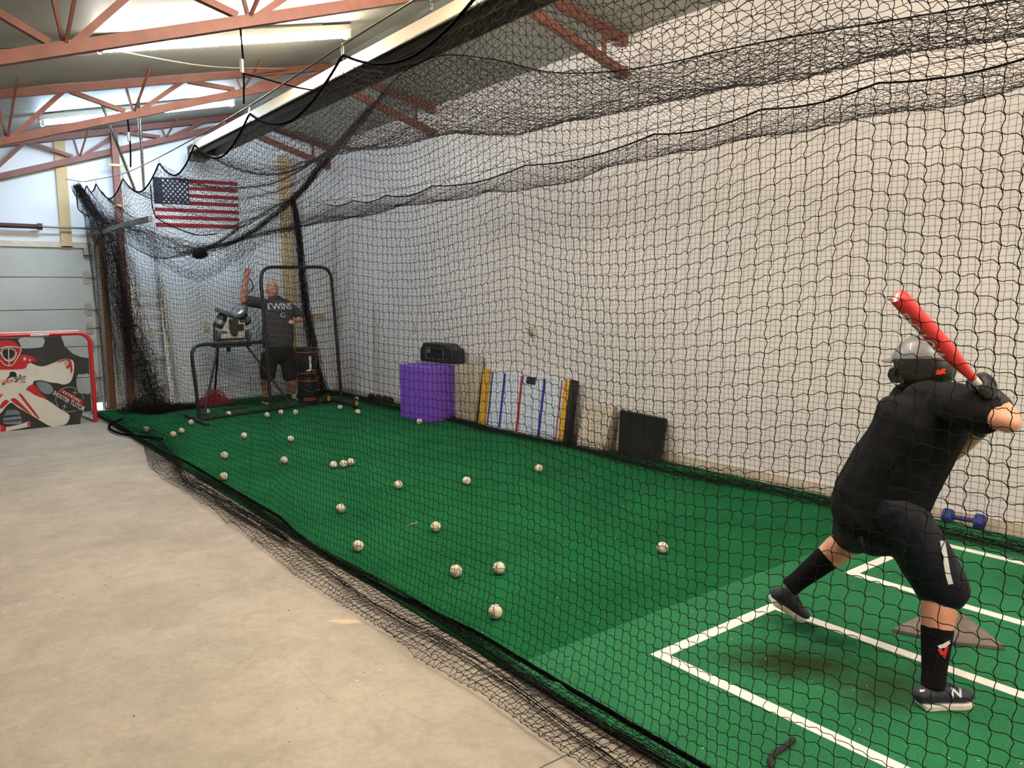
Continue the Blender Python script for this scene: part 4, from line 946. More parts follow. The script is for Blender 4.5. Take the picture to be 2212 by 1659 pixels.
for s in (-1,1): limb(body, [(headc+hside*s*0.072+V(0,0,-0.025)-hd*0.005,0.008,0.018),(headc+hside*s*0.078+V(0,0,0.01)-hd*0.012,0.008,0.02)], hside)
limb(body, [(headc+hd*0.088+V(0,0,-0.062)-hside*0.018,0.006,0.008),(headc+hd*0.094+V(0,0,-0.062),0.007,0.008),(headc+hd*0.088+V(0,0,-0.062)+hside*0.018,0.006,0.008)], (0,0,1))
for sh, el, ha in ((rsh,rel,rha),(lsh,lel,lha)):
    limb(body, [(sh,0.052,0.052),(sh*0.5+el*0.5,0.046,0.046),(el*0.93+sh*0.07,0.040,0.042),(el,0.039,0.039)], (0,0,1)); limb(body, [(el,0.038,0.038),(el*0.72+ha*0.28,0.041,0.040),(el*0.35+ha*0.65,0.031,0.030),(ha,0.026,0.026)], (0,0,1))
for hp, kn, an in ((rhip,rkn,ran),(lhip,lkn,lan)):
    limb(body, [(hp,0.085,0.085),(hp*0.5+kn*0.5,0.072,0.072),(kn*0.93+hp*0.07,0.066,0.066),(kn,0.066,0.066)], axis); limb(body, [(kn,0.066,0.066),(kn*0.72+an*0.28,0.068,0.068),(kn*0.4+an*0.6,0.05,0.05),(an,0.034,0.036)], axis)
skin = fuse(body,'body',m_skin,bat_,0.0075,7)
eye_set(skin, headc+hd*0.088+V(0,0,0.012), hd, hside, V(0,0,1), 0.03, 0.010)
tee = MB()
limb(tee, [(bx(p),a*1.03+0.006,b*1.03+0.006) for p,a,b in ([((1885,1112),0.180,0.130)]+tor)], axis)
limb(tee, [(lsh*0.75+neck*0.25,0.068,0.065),(lsh,0.072,0.07),(lsh*0.45+lel*0.55,0.068,0.068)], (0,0,1))
limb(tee, [(rsh*0.7+neck*0.3,0.07,0.068),(rsh,0.076,0.074),(rsh*0.62+rel*0.38,0.080,0.072),(rsh*0.46+rel*0.54,0.078,0.068)], (0,0,1), cap=True)
tee_o = fuse(tee,'t_shirt',m_tee,bat_,0.008,6,0.0065,13)
so = MB()
limb(so, [(bx((1888,1135)),0.165,0.125),(bx((1893,1100)),0.178,0.130),(bx((1900,1075)),0.168,0.122)], axis)
rk2 = rkn+ (rkn-rhip)*0.04
limb(so, [(rhip+V(0,0,0.0),0.108,0.11),(rhip*0.5+rkn*0.5,0.106,0.106),(rk2,0.104,0.100)], axis)
lk2 = lhip*0.12+lkn*0.88
limb(so, [(lhip,0.112,0.11),(lhip*0.5+lkn*0.5,0.108,0.105),(lk2,0.102,0.095)], axis)
sho = fuse(so,'shorts',m_short,bat_,0.008,5,0.006,11); bv = bvh_of(sho)
vd = unit(bx((2050,1200))-CPOS)
def ribbon(P, w, bv, name, mat, parent, off=0.004):
    pts = [np.array(p) for p in smooth_path(P,5)]; vs = []
    for i, p in enumerate(pts):
        t = unit(pts[min(i+1,len(pts)-1)]-pts[max(i-1,0)]); s = unit(np.cross(t,vd))*w/2
        for q_ in (p-s, p, p+s):
            h = bv.ray_cast(Vector(CPOS),Vector(unit(q_-CPOS)),10); vs.append(np.array(h[0])-vd*off if h[0] is not None else q_)
    fs = [(3*i+k,3*i+k+1,3*i+k+4,3*i+k+3) for i in range(len(pts)-1) for k in range(2)]
    return MB().add(vs,fs).build(name,mat,parent)
ribbon([bx((2036,1168)),bx((2042,1205)),bx((2048,1240)),bx((2054,1262))],0.018,bv,'side_stripe',m_stripe,sho)
MB().tube(smooth_path([bx((1858,1160),2.98),bx((1862,1178),2.98),bx((1866,1192),2.99)],3),0.009,8).build('drawstring',m_short,sho)
for kn, an, nm in ((rkn,ran,'r'),(lkn,lan,'l')):
    sk = MB(); t0 = 0.44 if nm == 'r' else 0.42
    limb(sk, [(kn*(1-t0)+an*t0,0.062,0.062),(kn*0.35+an*0.65,0.055,0.055),(kn*0.12+an*0.88,0.046,0.048),(an+(an-kn)*0.06,0.045,0.05)], axis, cap=False)
    so_ = fuse(sk,'sock',m_sock,bat_,0.006,3)
    if nm == 'r':
        b2 = bvh_of(so_); c = bx((2040,1405)); e1 = unit(CR); e2 = V(0,0,1)
        for L, mt_ in (([(-0.028,0.02),(-0.005,0.028),(0.02,0.045),(0.022,0.03),(0.004,0.012),(-0.02,0.008)],m_stripe),([(-0.028,0.004),(-0.012,-0.02),(0.006,-0.035),(0.016,0.02),(0.004,0.02)],M('sock_red',(190,24,30),rough=0.8))):
            me = fill_mesh([L]); map_mesh(me, lambda p: c+e1*p[0]+e2*p[1])
            vr = unit(c-CPOS); obj('emblem', stick_on(me,b2,vr,0.004), mt_, so_)
rheel, rtoe = onz((1984,1528),0.017), onz((2098,1521),0.017)
rs_ = shoe(bat_, rheel, rtoe, (0,0,1), 0.098, m_shoe, m_sole, m_lace)
b2 = bvh_of(rs_); c = onx((2066,1497), (rheel[0]+rtoe[0])/2); e1 = unit(rtoe-rheel)
me = text_mesh('N',0.062,1,0.0,0.03); map_mesh(me, lambda p: c+e1*(p[0]-0.15*p[1])+V(0,0,1)*p[1]); obj('emblem', stick_on(me,b2,unit(c-CPOS),0.004), m_silver, rs_)
c3 = onx((1992,1492),(rheel[0]*0.9+rtoe[0]*0.1)); me = fill_mesh([[(-0.012,0.006),(0.012,0.004),(0.010,-0.004),(-0.008,-0.006)]]); map_mesh(me, lambda p: c3+e1*p[0]+V(0,0,1)*p[1]); obj('heel_patch', stick_on(me,b2,unit(c3-CPOS),0.003), m_stripe, rs_)
lheel, ltoe = onx((1660,1296),3.26), onx((1724,1336),3.40)
ltoe = lheel + unit(ltoe-lheel)*0.225; ltoe[2] = max(ltoe[2],0.02)
shoe(bat_, lheel, ltoe, unit(lkn-lan), 0.092, m_shoe, m_sole, m_lace)
# bat
m_batr = M('bat_red', (206,38,44), rough=0.35, coat=0.3); m_grip = M('grip_white', (208,208,200), rough=0.6, bump=0.3, bscale=60); m_batw = M('bat_letter_white', (222,218,212), rough=0.5)
T, Hn = onx((1938,638),2.62), onx((2168,890),3.10)
bd_ = unit(Hn-T); BL = float(np.linalg.norm(Hn-T))
bt = thing('baseball_bat', T, 'red baseball bat with white grip and white lettering held over the batter shoulder', 'bat')
MB().lathe([(0.012,0.0),(0.026,0.003),(0.0295,0.012),(0.030,0.05),(0.030,0.26),(0.028,0.31),(0.022,0.38),(0.0155,0.44),(0.0135,0.47)],24,T,bd_).build('barrel', m_batr, bt, smooth=True)
MB().lathe([(0.0145,0.46),(0.0140,0.50),(0.0135,BL-0.03),(0.0145,BL-0.02),(0.025,BL-0.012),(0.025,BL),(0.012,BL+0.004)],20,T,bd_).build('grip', m_grip, bt, smooth=True)
vb = unit(T*0.6+Hn*0.4-CPOS); nb = unit(np.cross(bd_,vb)); dn = nb if nb @ CU < 0 else -nb
me = text_mesh('EASTON',0.046,1.12,0.0,0.03)
def wrapbat(p):
    a = p[1]/0.030; base = T+bd_*(0.175+p[0]*1.25); ref = dn*0.80-vb*0.60; ref = unit(ref-bd_*(ref@bd_)); oth = np.cross(bd_,ref)
    if (oth @ vb) > 0: oth = oth
    return base + 0.0312*(math.cos(a)*ref+math.sin(a)*oth)
obj('lettering', map_mesh(me, wrapbat), m_batw, bt)
MB().prism([wrapbat((-0.155,-0.012)),wrapbat((-0.145,-0.012)),wrapbat((-0.145,0.012)),wrapbat((-0.155,0.012))],-vb,0.0006).build('stripe_mark', m_batw, bt)
# gloved hands closed around the grip
def grip_hand(c, palm_from, name):
    mb = MB(); a1 = unit(np.array(palm_from)-c); a1 = unit(a1-bd_*(a1@bd_)); a2 = np.cross(bd_,a1)
    limb(mb, [(c+a1*0.030-bd_*0.034,0.040,0.016),(c+a1*0.031,0.046,0.018),(c+a1*0.030+bd_*0.034,0.040,0.016)], a2)
    limb(mb, [(np.array(palm_from),0.031,0.029),(np.array(palm_from)*0.55+c*0.45+a1*0.012,0.034,0.026),(c+a1*0.034,0.038,0.022)], bd_)
    for k in range(4):
        o_ = bd_*(-0.030+0.020*k); R_ = 0.026+0.002*(k in (1,2)); ext = (2.6,2.9,2.8,2.4)[k]
        limb(mb, [(c+o_+R_*(math.cos(t)*a1+math.sin(t)*a2),0.0098,0.0098) for t in np.linspace(0.4,0.4+ext,6)], bd_, 8)
    limb(mb, [(c+R_*(math.cos(t)*a1-math.sin(t)*a2)-bd_*(0.036-0.006*t),0.011,0.011) for t in np.linspace(0.3,2.0,5)], bd_, 8)
    return fuse(mb,name,m_glove,bat_,0.004,3)
gR, gL = T+bd_*(BL-0.135), T+bd_*(BL-0.055)
g1 = grip_hand(gR, rha, 'batting_glove'); grip_hand(gL, lha*0.5+lel*0.5 if False else lha*0.7+lel*0.3, 'batting_glove')
wb_ = MB(); limb(wb_, [(rha*0.72+rel*0.28,0.037,0.036),(rha,0.034,0.032),(gR*0.6+rha*0.4,0.036,0.03)], bd_); fuse(wb_,'glove_cuff',m_glove,bat_,0.005,3)
# helmet
m_hel = M('helmet_grey', (104,102,101), rough=0.42, coat=0.15, var=0.04, vscale=4); m_held = M('helmet_dark', (30,29,26), rough=0.35, coat=0.2); m_hole = M('vent_black', (6,6,6), rough=0.9); m_orange = M('logo_orange', (216,62,26), rough=0.5)
hm = thing('batting_helmet', headc+V(0,0,-0.1), 'grey batting helmet with dark lower shell and visor on the batter', 'helmet')
HC = headc+V(0,0,0.0); A, B_, C_ = 0.102, 0.128, 0.118
def hp_(az, ph, k=1.0):
    x, y, z = math.sin(ph)*math.sin(az), math.sin(ph)*math.cos(az), math.cos(ph)
    fl = 1.0 + (0.03 if z < -0.2 else 0)
    return HC + k*(hside*A*x*fl + hd*B_*y + V(0,0,C_*z*(1.0 if z > 0 else 1.05)))
def phmax(az):
    c = math.cos(az)
    if c > 0.55: return math.radians(86)
    if c > 0.25: return math.radians(86+ (0.55-c)/0.30*52)
    return math.radians(138 - 6*max(0,-c))
def shell_h(p0, p1, nm, mat, k=1.0, n=48, m=12):
    mb = MB(); vs = []; 
    for layer in (k, k*0.955):
        for j in range(m+1):
            for i in range(n):
                az = 2*math.pi*i/n; a, b = p0(az), p1(az); vs.append(hp_(az, a+(b-a)*j/m, layer))
    fs = []; N = n*(m+1)
    for j in range(m):
        for i in range(n):
            l = (i+1) % n; a = j*n
            fs.append((a+i,a+n+i,a+n+l,a+l)); fs.append((N+a+i,N+a+l,N+a+n+l,N+a+n+i))
    for i in range(n):
        l = (i+1) % n; fs.append((m*n+i,N+m*n+i,N+m*n+l,m*n+l))
    return mb.add(vs,fs).build(nm,mat,hm,smooth=60)
split = lambda az: min(phmax(az), math.radians(78+5*math.cos(az)))
crown = shell_h(lambda az: 0.02, split, 'crown', m_hel); lower = shell_h(split, phmax, 'lower_shell', m_held, 1.004)
vz = MB(); vs = []
for az in np.linspace(-0.95,0.95,15):
    e = hp_(az, math.radians(84)); out = 0.062*math.cos(az*1.45)
    for d_, t_ in ((0,0.004),(out,-0.008),(out,-0.014),(0,-0.006)): vs.append(e+hd*d_+V(0,0,t_))
vz.add(vs,[(4*i+k,4*i+4+k,4*i+4+(k+1)%4,4*i+(k+1)%4) for i in range(14) for k in range(4)]).build('visor',m_hel,hm,smooth=True)
lft = -hside if (-hside @ np.array((-1,0,0))) > 0 else hside
jg = MB(); base = HC + lft*0.092 + V(0,0,0.022) - hd*0.012
jg.prism([base+hd*0.04+V(0,0,-0.02),base+hd*0.10+V(0,0,-0.045)-lft*0.012,base+hd*0.115+V(0,0,-0.075)-lft*0.02,base+hd*0.09+V(0,0,-0.10)-lft*0.014,base+hd*0.02+V(0,0,-0.098)-lft*0.004], lft, 0.009)
jg.build('jaw_guard',m_held,hm,bevel=0.006)
MB().prism([base+hd*0.058+V(0,0,-0.045)+lft*0.0095,base+hd*0.088+V(0,0,-0.052)+lft*0.005,base+hd*0.084+V(0,0,-0.072)+lft*0.005,base+hd*0.062+V(0,0,-0.07)+lft*0.0095],lft,0.0015).build('vent',m_hole,hm)
def on_helm(px_, L, nm, mat, sc=1.0):
    c = onx(px_, 3.08); me = fill_mesh([[(x*sc,y*sc) for x,y in L]]); map_mesh(me, lambda p: c+CR*p[0]+CU*p[1])
    def f(p):
        d = unit(np.array(p)-CPOS); best = None
        for o_ in (crown, lower):
            h = bvs[o_.name].ray_cast(Vector(CPOS),Vector(d),10)
            if h[0] is not None and (best is None or h[3] < best[1]): best = (np.array(h[0])-d*0.002,h[3])
        return best[0] if best else p
    return obj(nm, map_mesh(me,f), mat, hm)
bvs = {crown.name: bvh_of(crown), lower.name: bvh_of(lower)}
for p in ((1969,724),(1983,730)): on_helm(p,[(-0.012,0.006),(-0.002,0.006),(0.013,-0.006),(0.003,-0.003)],'vent',m_hole)
on_helm((2034,803),[(-0.028,-0.012),(-0.02,0.012),(-0.008,0.006),(0.004,0.016),(0.022,0.014),(0.014,0.0),(0.024,-0.012),(0.006,-0.008),(-0.006,-0.014)],'logo',m_orange,0.8)
on_helm((1957,783),[(-0.02,-0.004),(-0.006,0.008),(0.0,0.0),(-0.01,-0.012)],'vent',m_hole,1.3)

# ------------------------------------------------------------------ man feeding the machine
m_skin2 = M('skin_ruddy', (196,140,120), rough=0.5, var=0.08, vscale=25, rgb2=(178,116,98)); m_gtee = M('charcoal_tee', (66,64,64), rough=0.9, var=0.12, vscale=18, bump=0.1, bscale=120); m_bsh = M('black_shorts', (20,20,21), rough=0.85, var=0.1, vscale=20)
MY = 11.78
def mx_(x, y, d=0.0): return ony((380+x/4.1475, 540+y/4.1475), MY+d)
man = thing('person', (mx_(900,1340)[0],MY,0.012), 'bald man in charcoal shirt and black shorts raising his right hand behind the screen', 'person')
mh = mx_(866,372); X1 = (1,0,0)
body = MB()
limb(body, [(mx_(920,900),0.215,0.15),(mx_(915,760),0.235,0.17),(mx_(915,640),0.225,0.16),(mx_(905,540),0.225,0.145),(mx_(895,475),0.19,0.11),(mx_(880,445),0.09,0.08)], X1)
limb(body, [(mx_(872,455),0.068,0.068),(mx_(868,410,0.0),0.064,0.07)], X1)
limb(body, [(mh+V(0.0,-0.03,-0.125),0.05,0.05),(mh+V(0,-0.015,-0.08),0.074,0.085),(mh+V(0,0,-0.01),0.086,0.104),(mh+V(0,0.005,0.05),0.086,0.104),(mh+V(0,0.005,0.085),0.074,0.09)], X1)
limb(body, [(mh+V(-0.004,-0.100,0.01),0.012,0.014),(mh+V(-0.006,-0.118,-0.025),0.019,0.016)], X1)
for s in (-1,1):
    limb(body, [(mh+V(s*0.084,0.01,-0.035),0.009,0.018),(mh+V(s*0.093,0.015,0.01),0.009,0.022)], X1)
    limb(body, [(mh+V(s*0.012,-0.092,0.030),0.008,0.010),(mh+V(s*0.045,-0.080,0.032),0.007,0.010)], (0,0,1))
limb(body, [(mh+V(-0.03,-0.086,-0.062),0.007,0.009),(mh+V(0,-0.096,-0.064),0.008,0.010),(mh+V(0.03,-0.086,-0.062),0.007,0.009)], (0,0,1))
R0, R1, R2, R3 = mx_(748,478), mx_(606,448,-0.05), mx_(626,245,-0.08), mx_(640,205,-0.09)
limb(body, [(R0,0.07,0.07),(R0*0.5+R1*0.5,0.062,0.06),(R1,0.055,0.052)], (0,0,1)); limb(body, [(R1,0.052,0.05),(R1*0.65+R2*0.35,0.056,0.052),(R2,0.034,0.030)], X1)
limb(body, [(R2,0.034,0.024),(R3,0.044,0.017),(mx_(640,190,-0.09),0.044,0.015)], X1)
for k, (fx, fy, bx_, by_) in enumerate(((612,166,620,190),(630,158,634,188),(650,158,648,188),(668,168,660,192))):
    a, b = mx_(bx_,by_,-0.09), mx_(fx,fy,-0.10); limb(body, [(a,0.0105,0.010),((a+b)/2+V(0,-0.006,0),0.010,0.010),(b,0.009,0.009)], X1, 8)
a, b = mx_(652,228,-0.09), mx_(686,192,-0.11); limb(body, [(a,0.013,0.012),((a+b)/2,0.012,0.011),(b,0.010,0.010)], X1, 8)
L0, L1, L2, LB = mx_(1022,500), mx_(1128,612,0.02), mx_(1068,640,-0.12), mx_(1034,645,-0.16)
limb(body, [(L0,0.07,0.07),(L0*0.5+L1*0.5,0.062,0.06),(L1,0.052,0.05)], (0,1,0)); limb(body, [(L1,0.05,0.048),(L1*0.6+L2*0.4,0.05,0.046),(L2,0.033,0.03)], (0,0,1))
limb(body, [(L2,0.03,0.03),(L2*0.5+LB*0.5+V(0.008,0.01,-0.01),0.036,0.026),(LB+V(0.02,0.028,-0.012),0.036,0.016)], (0,0,1))
for k in range(4):
    z = 0.022-0.018*k; P = [LB+V(0.03,0.025,z-0.01),LB+V(0.012,0.047,z),LB+V(-0.016,0.044,z),LB+V(-0.036,0.026,z*0.8),LB+V(-0.044,0.004,z*0.7)]; limb(body, [(p,0.0098,0.0098) for p in P], (0,0,1), 8)
limb(body, [(LB+V(0.035,0.01,-0.02),0.012,0.012),(LB+V(0.034,-0.022,-0.018),0.011,0.011),(LB+V(0.012,-0.043,-0.012),0.010,0.010)], (0,0,1), 8)
gz = 0.02
RF, LF = onz((571,868),0.02), onz((632,862),0.02)
for hx, kx, ft, s in ((840,800,RF,-1),(1000,1020,LF,1)):
    hp2, kn2 = mx_(hx,920), mx_(kx,1125,-0.03); an2 = V(ft[0],MY+0.03,0.10)
    limb(body, [(hp2,0.12,0.12),(hp2*0.5+kn2*0.5,0.098,0.10),(kn2,0.068,0.072)], X1); limb(body, [(kn2,0.066,0.07),(kn2*0.7+an2*0.3,0.072,0.076),(kn2*0.35+an2*0.65,0.052,0.056),(an2,0.038,0.042)], X1)
bo = fuse(body,'body',m_skin2,man,0.0078,5)
eye_set(bo, mh+V(0,-0.089,0.012), V(0,-1,0), V(1,0,0), V(0,0,1), 0.033, 0.011)
MB().tube(smooth_path([mh+V(-0.026,-0.0955,-0.064),mh+V(0,-0.106,-0.066),mh+V(0.026,-0.0955,-0.064)],3),0.0025,5).build('lip_line', M('lip',(140,74,66),rough=0.5), bo)
st_ = MB()
for i in range(260):
    t = random.uniform(-1,1); z = random.uniform(-0.125,-0.07) if abs(t) < 0.75 else random.uniform(-0.11,-0.02); x = 0.075*t; 
    p = mh+V(x,-0.1*math.sqrt(max(0.04,1-t*t))*0.9-0.012,z); st_.bar(p,p+V(0,-0.006,-0.006),0.002,0.002)
b3 = bvh_of(bo)
for s in (-1,1): MB().tube([mh+V(s*0.014,-0.103,0.036),mh+V(s*0.032,-0.099,0.043),mh+V(s*0.052,-0.084,0.037)],0.005,5).build('eyebrow', M('brow_brown',(92,62,48),rough=0.8), bo)
def stub(p):
    h = b3.ray_cast(Vector((p[0],MY-0.5,p[2])),Vector((0,1,0)),2); return (p[0],h[0][1]-0.0025,p[2]) if h[0] is not None else p
me = fill_mesh([[(0.062*math.cos(t),-0.085+0.048*math.sin(t)) for t in np.linspace(math.pi*0.98,2*math.pi+0.06,22)]+[(0.03,-0.06),(0.022,-0.047),(-0.022,-0.047),(-0.03,-0.06)]]); dice(me,0.012); map_mesh(me, lambda p: stub((mh[0]+p[0],0,mh[2]+p[1]))); obj('stubble', me, M('stubble',(140,92,76),rough=0.9), bo)
tee = MB()
limb(tee, [(mx_(918,872),0.232,0.170),(mx_(915,760),0.25,0.185),(mx_(915,640),0.240,0.175),(mx_(905,540),0.24,0.158),(mx_(897,478),0.205,0.122),(mx_(882,452),0.115,0.092)], X1)
limb(tee, [(R0+V(0.05,0,0),0.09,0.088),(R0*0.6+R1*0.4,0.086,0.08),(R0*0.22+R1*0.78,0.082,0.074)], (0,0,1)); limb(tee, [(L0-V(0.05,0,0),0.09,0.088),(L0*0.6+L1*0.4,0.084,0.08),(L0*0.15+L1*0.85,0.080,0.074)], (0,1,0))
te = fuse(tee,'t_shirt',m_gtee,man,0.010,4,0.007,9); bt3 = bvh_of(te)
def man_text(body_, size, x, y, mat, nm='lettering', sp=1.0):
    c = mx_(x,y); me = text_mesh(body_,size,sp,0.0,0.02); map_mesh(me, lambda p: (c[0]+p[0],MY-0.3,c[2]+p[1])); return obj(nm, stick_on(me,bt3,(0,1,0),0.006), mat, te)
man_text('TWINS',0.13,905,507,M('shirt_print_white',(205,212,218),rough=0.7),'lettering',1.0)
c = mx_(900,550); o_ = MB(); 
me = fill_mesh([[(-0.15+0.30*i/12,0.008) for i in range(13)]+[(0.15-0.30*i/12,-0.008) for i in range(13)]]); map_mesh(me, lambda p: (c[0]+p[0],MY-0.3,c[2]+p[1])); obj('print_bar', stick_on(me,bt3,(0,1,0),0.004), M('shirt_print_red',(120,40,44),rough=0.7), te)
c = mx_(924,580); me = fill_mesh([[(0.042*math.cos(t),0.034*math.sin(t)) for t in np.linspace(0,2*math.pi,24)[:-1]],[(0.032*math.cos(t),0.025*math.sin(t)) for t in np.linspace(0,2*math.pi,24)[:-1]]]); map_mesh(me, lambda p: (c[0]+p[0],MY-0.3,c[2]+p[1])); obj('emblem', stick_on(me,bt3,(0,1,0),0.004), MATS['shirt_print_white'], te)
so = MB()
limb(so, [(mx_(920,930),0.225,0.165),(mx_(918,868),0.238,0.175)], X1)
limb(so, [(mx_(845,930),0.128,0.135),(mx_(828,1040,-0.01),0.125,0.125),(mx_(822,1122,-0.02),0.122,0.115)], X1); limb(so, [(mx_(1000,930),0.128,0.135),(mx_(1012,1040,-0.01),0.125,0.125),(mx_(1020,1118,-0.02),0.12,0.115)], X1)
fuse(so,'shorts',m_bsh,man,0.010,4,0.006,9)
m_wsock = M('white_sock',(205,203,198),rough=0.9)
for ft in (RF,LF):
    sk = MB(); limb(sk, [(V(ft[0],MY+0.03,0.20),0.046,0.05),(V(ft[0],MY+0.03,0.06),0.045,0.055)], X1); fuse(sk,'sock',m_wsock,man,0.008,2)
    shoe(man, (ft[0]+ (0.02 if ft is LF else -0.01),MY+0.10,0.013), (ft[0]+(0.09 if ft is LF else -0.03),MY-0.18,0.013), (0,0,1), 0.108, m_blk, m_sole, m_lace)
put_ball(LB, 'baseball held in the left hand of the man behind the screen')
# looped cord on the end wall behind the raised arm
o = MB().tube(smooth_path([ony((380+x/4.1475,540+y/4.1475),YB-0.02) for x,y in ((655,250),(680,285),(692,320),(680,350),(645,375))],5),0.008,6).build('extension_lead', m_rubber, smooth=True); tag(o, 'thin black cord hanging in a loop on the end wall beside the raised hand', 'cord')
# ================================================================== batting cage net
m_twine = M('net_twine', (25,21,20), rough=0.9, spec=0.12)
m_hem = M('net_hem_rope', (12,11,11), rough=1.0, spec=0.02, bump=0.5, bscale=250)
CELL = 0.0455
net = thing('batting_cage_net', (3.8,6.5,0), 'black knotted batting cage net hung on cables around the whole turf', 'net')

def strands(lines, r, nside=3):
    """(n_lines, n_pts, 3) polylines -> one mesh of thin tubes"""
    n, m, _ = lines.shape
    t = np.empty_like(lines); t[:,1:-1] = lines[:,2:]-lines[:,:-2]; t[:,0] = lines[:,1]-lines[:,0]; t[:,-1] = lines[:,-1]-lines[:,-2]
    t /= np.maximum(np.linalg.norm(t,axis=2,keepdims=True),1e-9)
    ref = np.array((0.31,0.52,0.79)); a = np.cross(t,ref); a /= np.maximum(np.linalg.norm(a,axis=2,keepdims=True),1e-6); b = np.cross(t,a)
    rr = r if np.ndim(r) == 0 else r[...,None]
    V_ = np.stack([lines + rr*(math.cos(q)*a+math.sin(q)*b) for q in 2*math.pi*np.arange(nside)/nside],axis=2).reshape(-1,3)
    i = np.arange(n)[:,None,None]; j = np.arange(m-1)[None,:,None]; k = np.arange(nside)[None,None,:]; l = (k+1) % nside
    base = (i*m+j)*nside
    Q = np.stack([base+k+0*j, base+l+0*j, base+nside+l, base+nside+k],axis=-1).reshape(-1,4)
    return V_, Q
def refine(K, sub, slack, axis_dir, wob):
    """K (n,m,3) knots along the line; adds sub-1 points between knots with slack bulges"""
    n, m, _ = K.shape
    if sub == 1: return K
    out = np.empty((n,(m-1)*sub+1,3)); out[:,::sub] = K
    d = rng.normal(0,wob,(n,m-1,3)); d2 = rng.normal(0,wob*0.6,(n,m-1,3))
    for s in range(1,sub):
        f = s/sub; base = K[:,:-1]*(1-f)+K[:,1:]*f
        out[:,s::sub] = base + math.sin(math.pi*f)*(d+np.array(axis_dir)*slack) + math.sin(2*math.pi*f)*(d2+np.array(axis_dir)*abs(slack)*0.6+np.array((0,-0.0028 if slack == 0 else 0,0)))
    return out
def net_part(name, K, r=0.0016, sub=(3,3), slack=(0.005,0.0), wob=0.003, jit=0.004, knots=None, up=(0,0,1)):
    K = K + rng.normal(0,jit,K.shape)
    A = refine(K, sub[0], slack[0], up, wob); B = refine(np.swapaxes(K,0,1), sub[1], slack[1], (0,1,0), wob)
    V1, Q1 = strands(A, r); V2, Q2 = strands(B, r)
    vs, qs = [V1,V2], [Q1,Q2+len(V1)]
    if knots is not None:
        c = K[knots] if knots is not True else K.reshape(-1,3); kr = r*2.1
        oc = np.array([(1,0,0),(0,1,0),(-1,0,0),(0,-1,0),(0,0,1.25),(0,0,-1.25)])*kr
        KV = (c[:,None,:]+oc[None]).reshape(-1,3); q = np.array([(0,1,4,4),(1,2,4,4),(2,3,4,4),(3,0,4,4),(1,0,5,5),(2,1,5,5),(3,2,5,5),(0,3,5,5)])[:,:3]
        KQ = (np.arange(len(c))[:,None,None]*6+q[None]).reshape(-1,3)
        me = fast_mesh('knots',KV,KQ); ko = obj('knots',me,m_twine,None)
    me = fast_mesh(name, np.concatenate(vs), np.concatenate(qs)); o = obj(name, me, m_twine, net); tag(o, kind='stuff')
    if knots is not None: ko.parent = o; tag(ko, kind='stuff')
    return o, K
def interp(y, T): T = np.array(T,float); return np.interp(y, T[:,0], T[:,1])
def sm(y, T):          # smooth interpolation through a table
    T = np.array(T,float); x, v = T[:,0], T[:,1]; y = np.clip(y,x[0],x[-1]); i = np.clip(np.searchsorted(x,y)-1,0,len(x)-2)
    h = x[i+1]-x[i]; t = (y-x[i])/h; m = np.gradient(v,x)
    return (2*t**3-3*t**2+1)*v[i]+(t**3-2*t**2+t)*h*m[i]+(-2*t**3+3*t**2)*v[i+1]+(t**3-t**2)*h*m[i+1]

HOOKS = [-0.3,1.15,2.65,4.14,5.65,6.99,8.17,9.76,11.3,11.95,12.4]
CABLE_L = [(-1.5,3.07),(4.14,3.05),(5.65,3.005),(7.0,2.995),(8.17,3.0),(9.76,3.04),(11.2,3.15),(12.46,3.27),(12.8,3.33)]
def scallop(y, H, depth):
    H = np.array(H); i = np.clip(np.searchsorted(H,y)-1,0,len(H)-2); t = np.clip((y-H[i])/(H[i+1]-H[i]),0,1)
    w = np.minimum(1,(H[i+1]-H[i])/1.3); return depth*w*(1-np.abs(2*t-1)**1.8)
NXL = 2.02
ys = np.arange(0.15,12.45,CELL)
# --- near side wall: hangs from the left cable, bellies a little, then lies out on the concrete and folds back
S = np.arange(0, 3.72, CELL)
Y, SS = np.meshgrid(ys, S, indexing='ij')
ztop = sm(Y,CABLE_L)-0.055-scallop(Y,HOOKS,0.20)*np.exp(-SS/1.5) - 0.02*np.sin(Y*3.1+SS)*np.exp(-((SS-1.2)/0.8)**2)
Zf = sm(Y,CABLE_L)-0.055
drop = Zf-0.05
vert = np.clip(SS/drop,0,1)
Z = ztop - SS
ext = SS-(drop-0.0)                         # length lying on the floor
wav = 0.05*np.sin(Y*1.7+0.6)+0.03*np.sin(Y*4.3+1.0)+0.015*np.sin(Y*9.1)
flare = np.clip((vert-0.80)/0.20,0,1)**2*0.05
X = NXL + (0.035*np.sin(Y*2.1+vert*2.0)+0.022*np.sin(Y*4.9+1.3+vert*3))*np.sin(math.pi*np.clip(vert,0,1))**0.7 + 0.05*vert - flare
rad = 0.33 + 0.05*np.sin(Y*1.3+2)
tf_ = np.clip(ext/rad,0,None)
onfl = ext > 0
fold = np.where(tf_ < 1, tf_, 1-(tf_-1)*0.92)
Xfl = (NXL+0.05-0.05) - (0.30+0.25*wav)*np.clip((9.6-Y)/1.6,0.25,1)*np.clip(fold,-0.2,1)
X = np.where(onfl, Xfl, X)
bulge = 0.02+0.045*np.clip(fold,0,1)*(1-np.clip(fold,0,1))*4*(0.6+0.4*np.sin(Y*5.0))+0.012*np.sin(Y*23+SS*30)**2
Z = np.where(onfl, np.where(tf_ < 1, bulge+0.012, 0.010+0.3*bulge), np.maximum(Z,0.03))
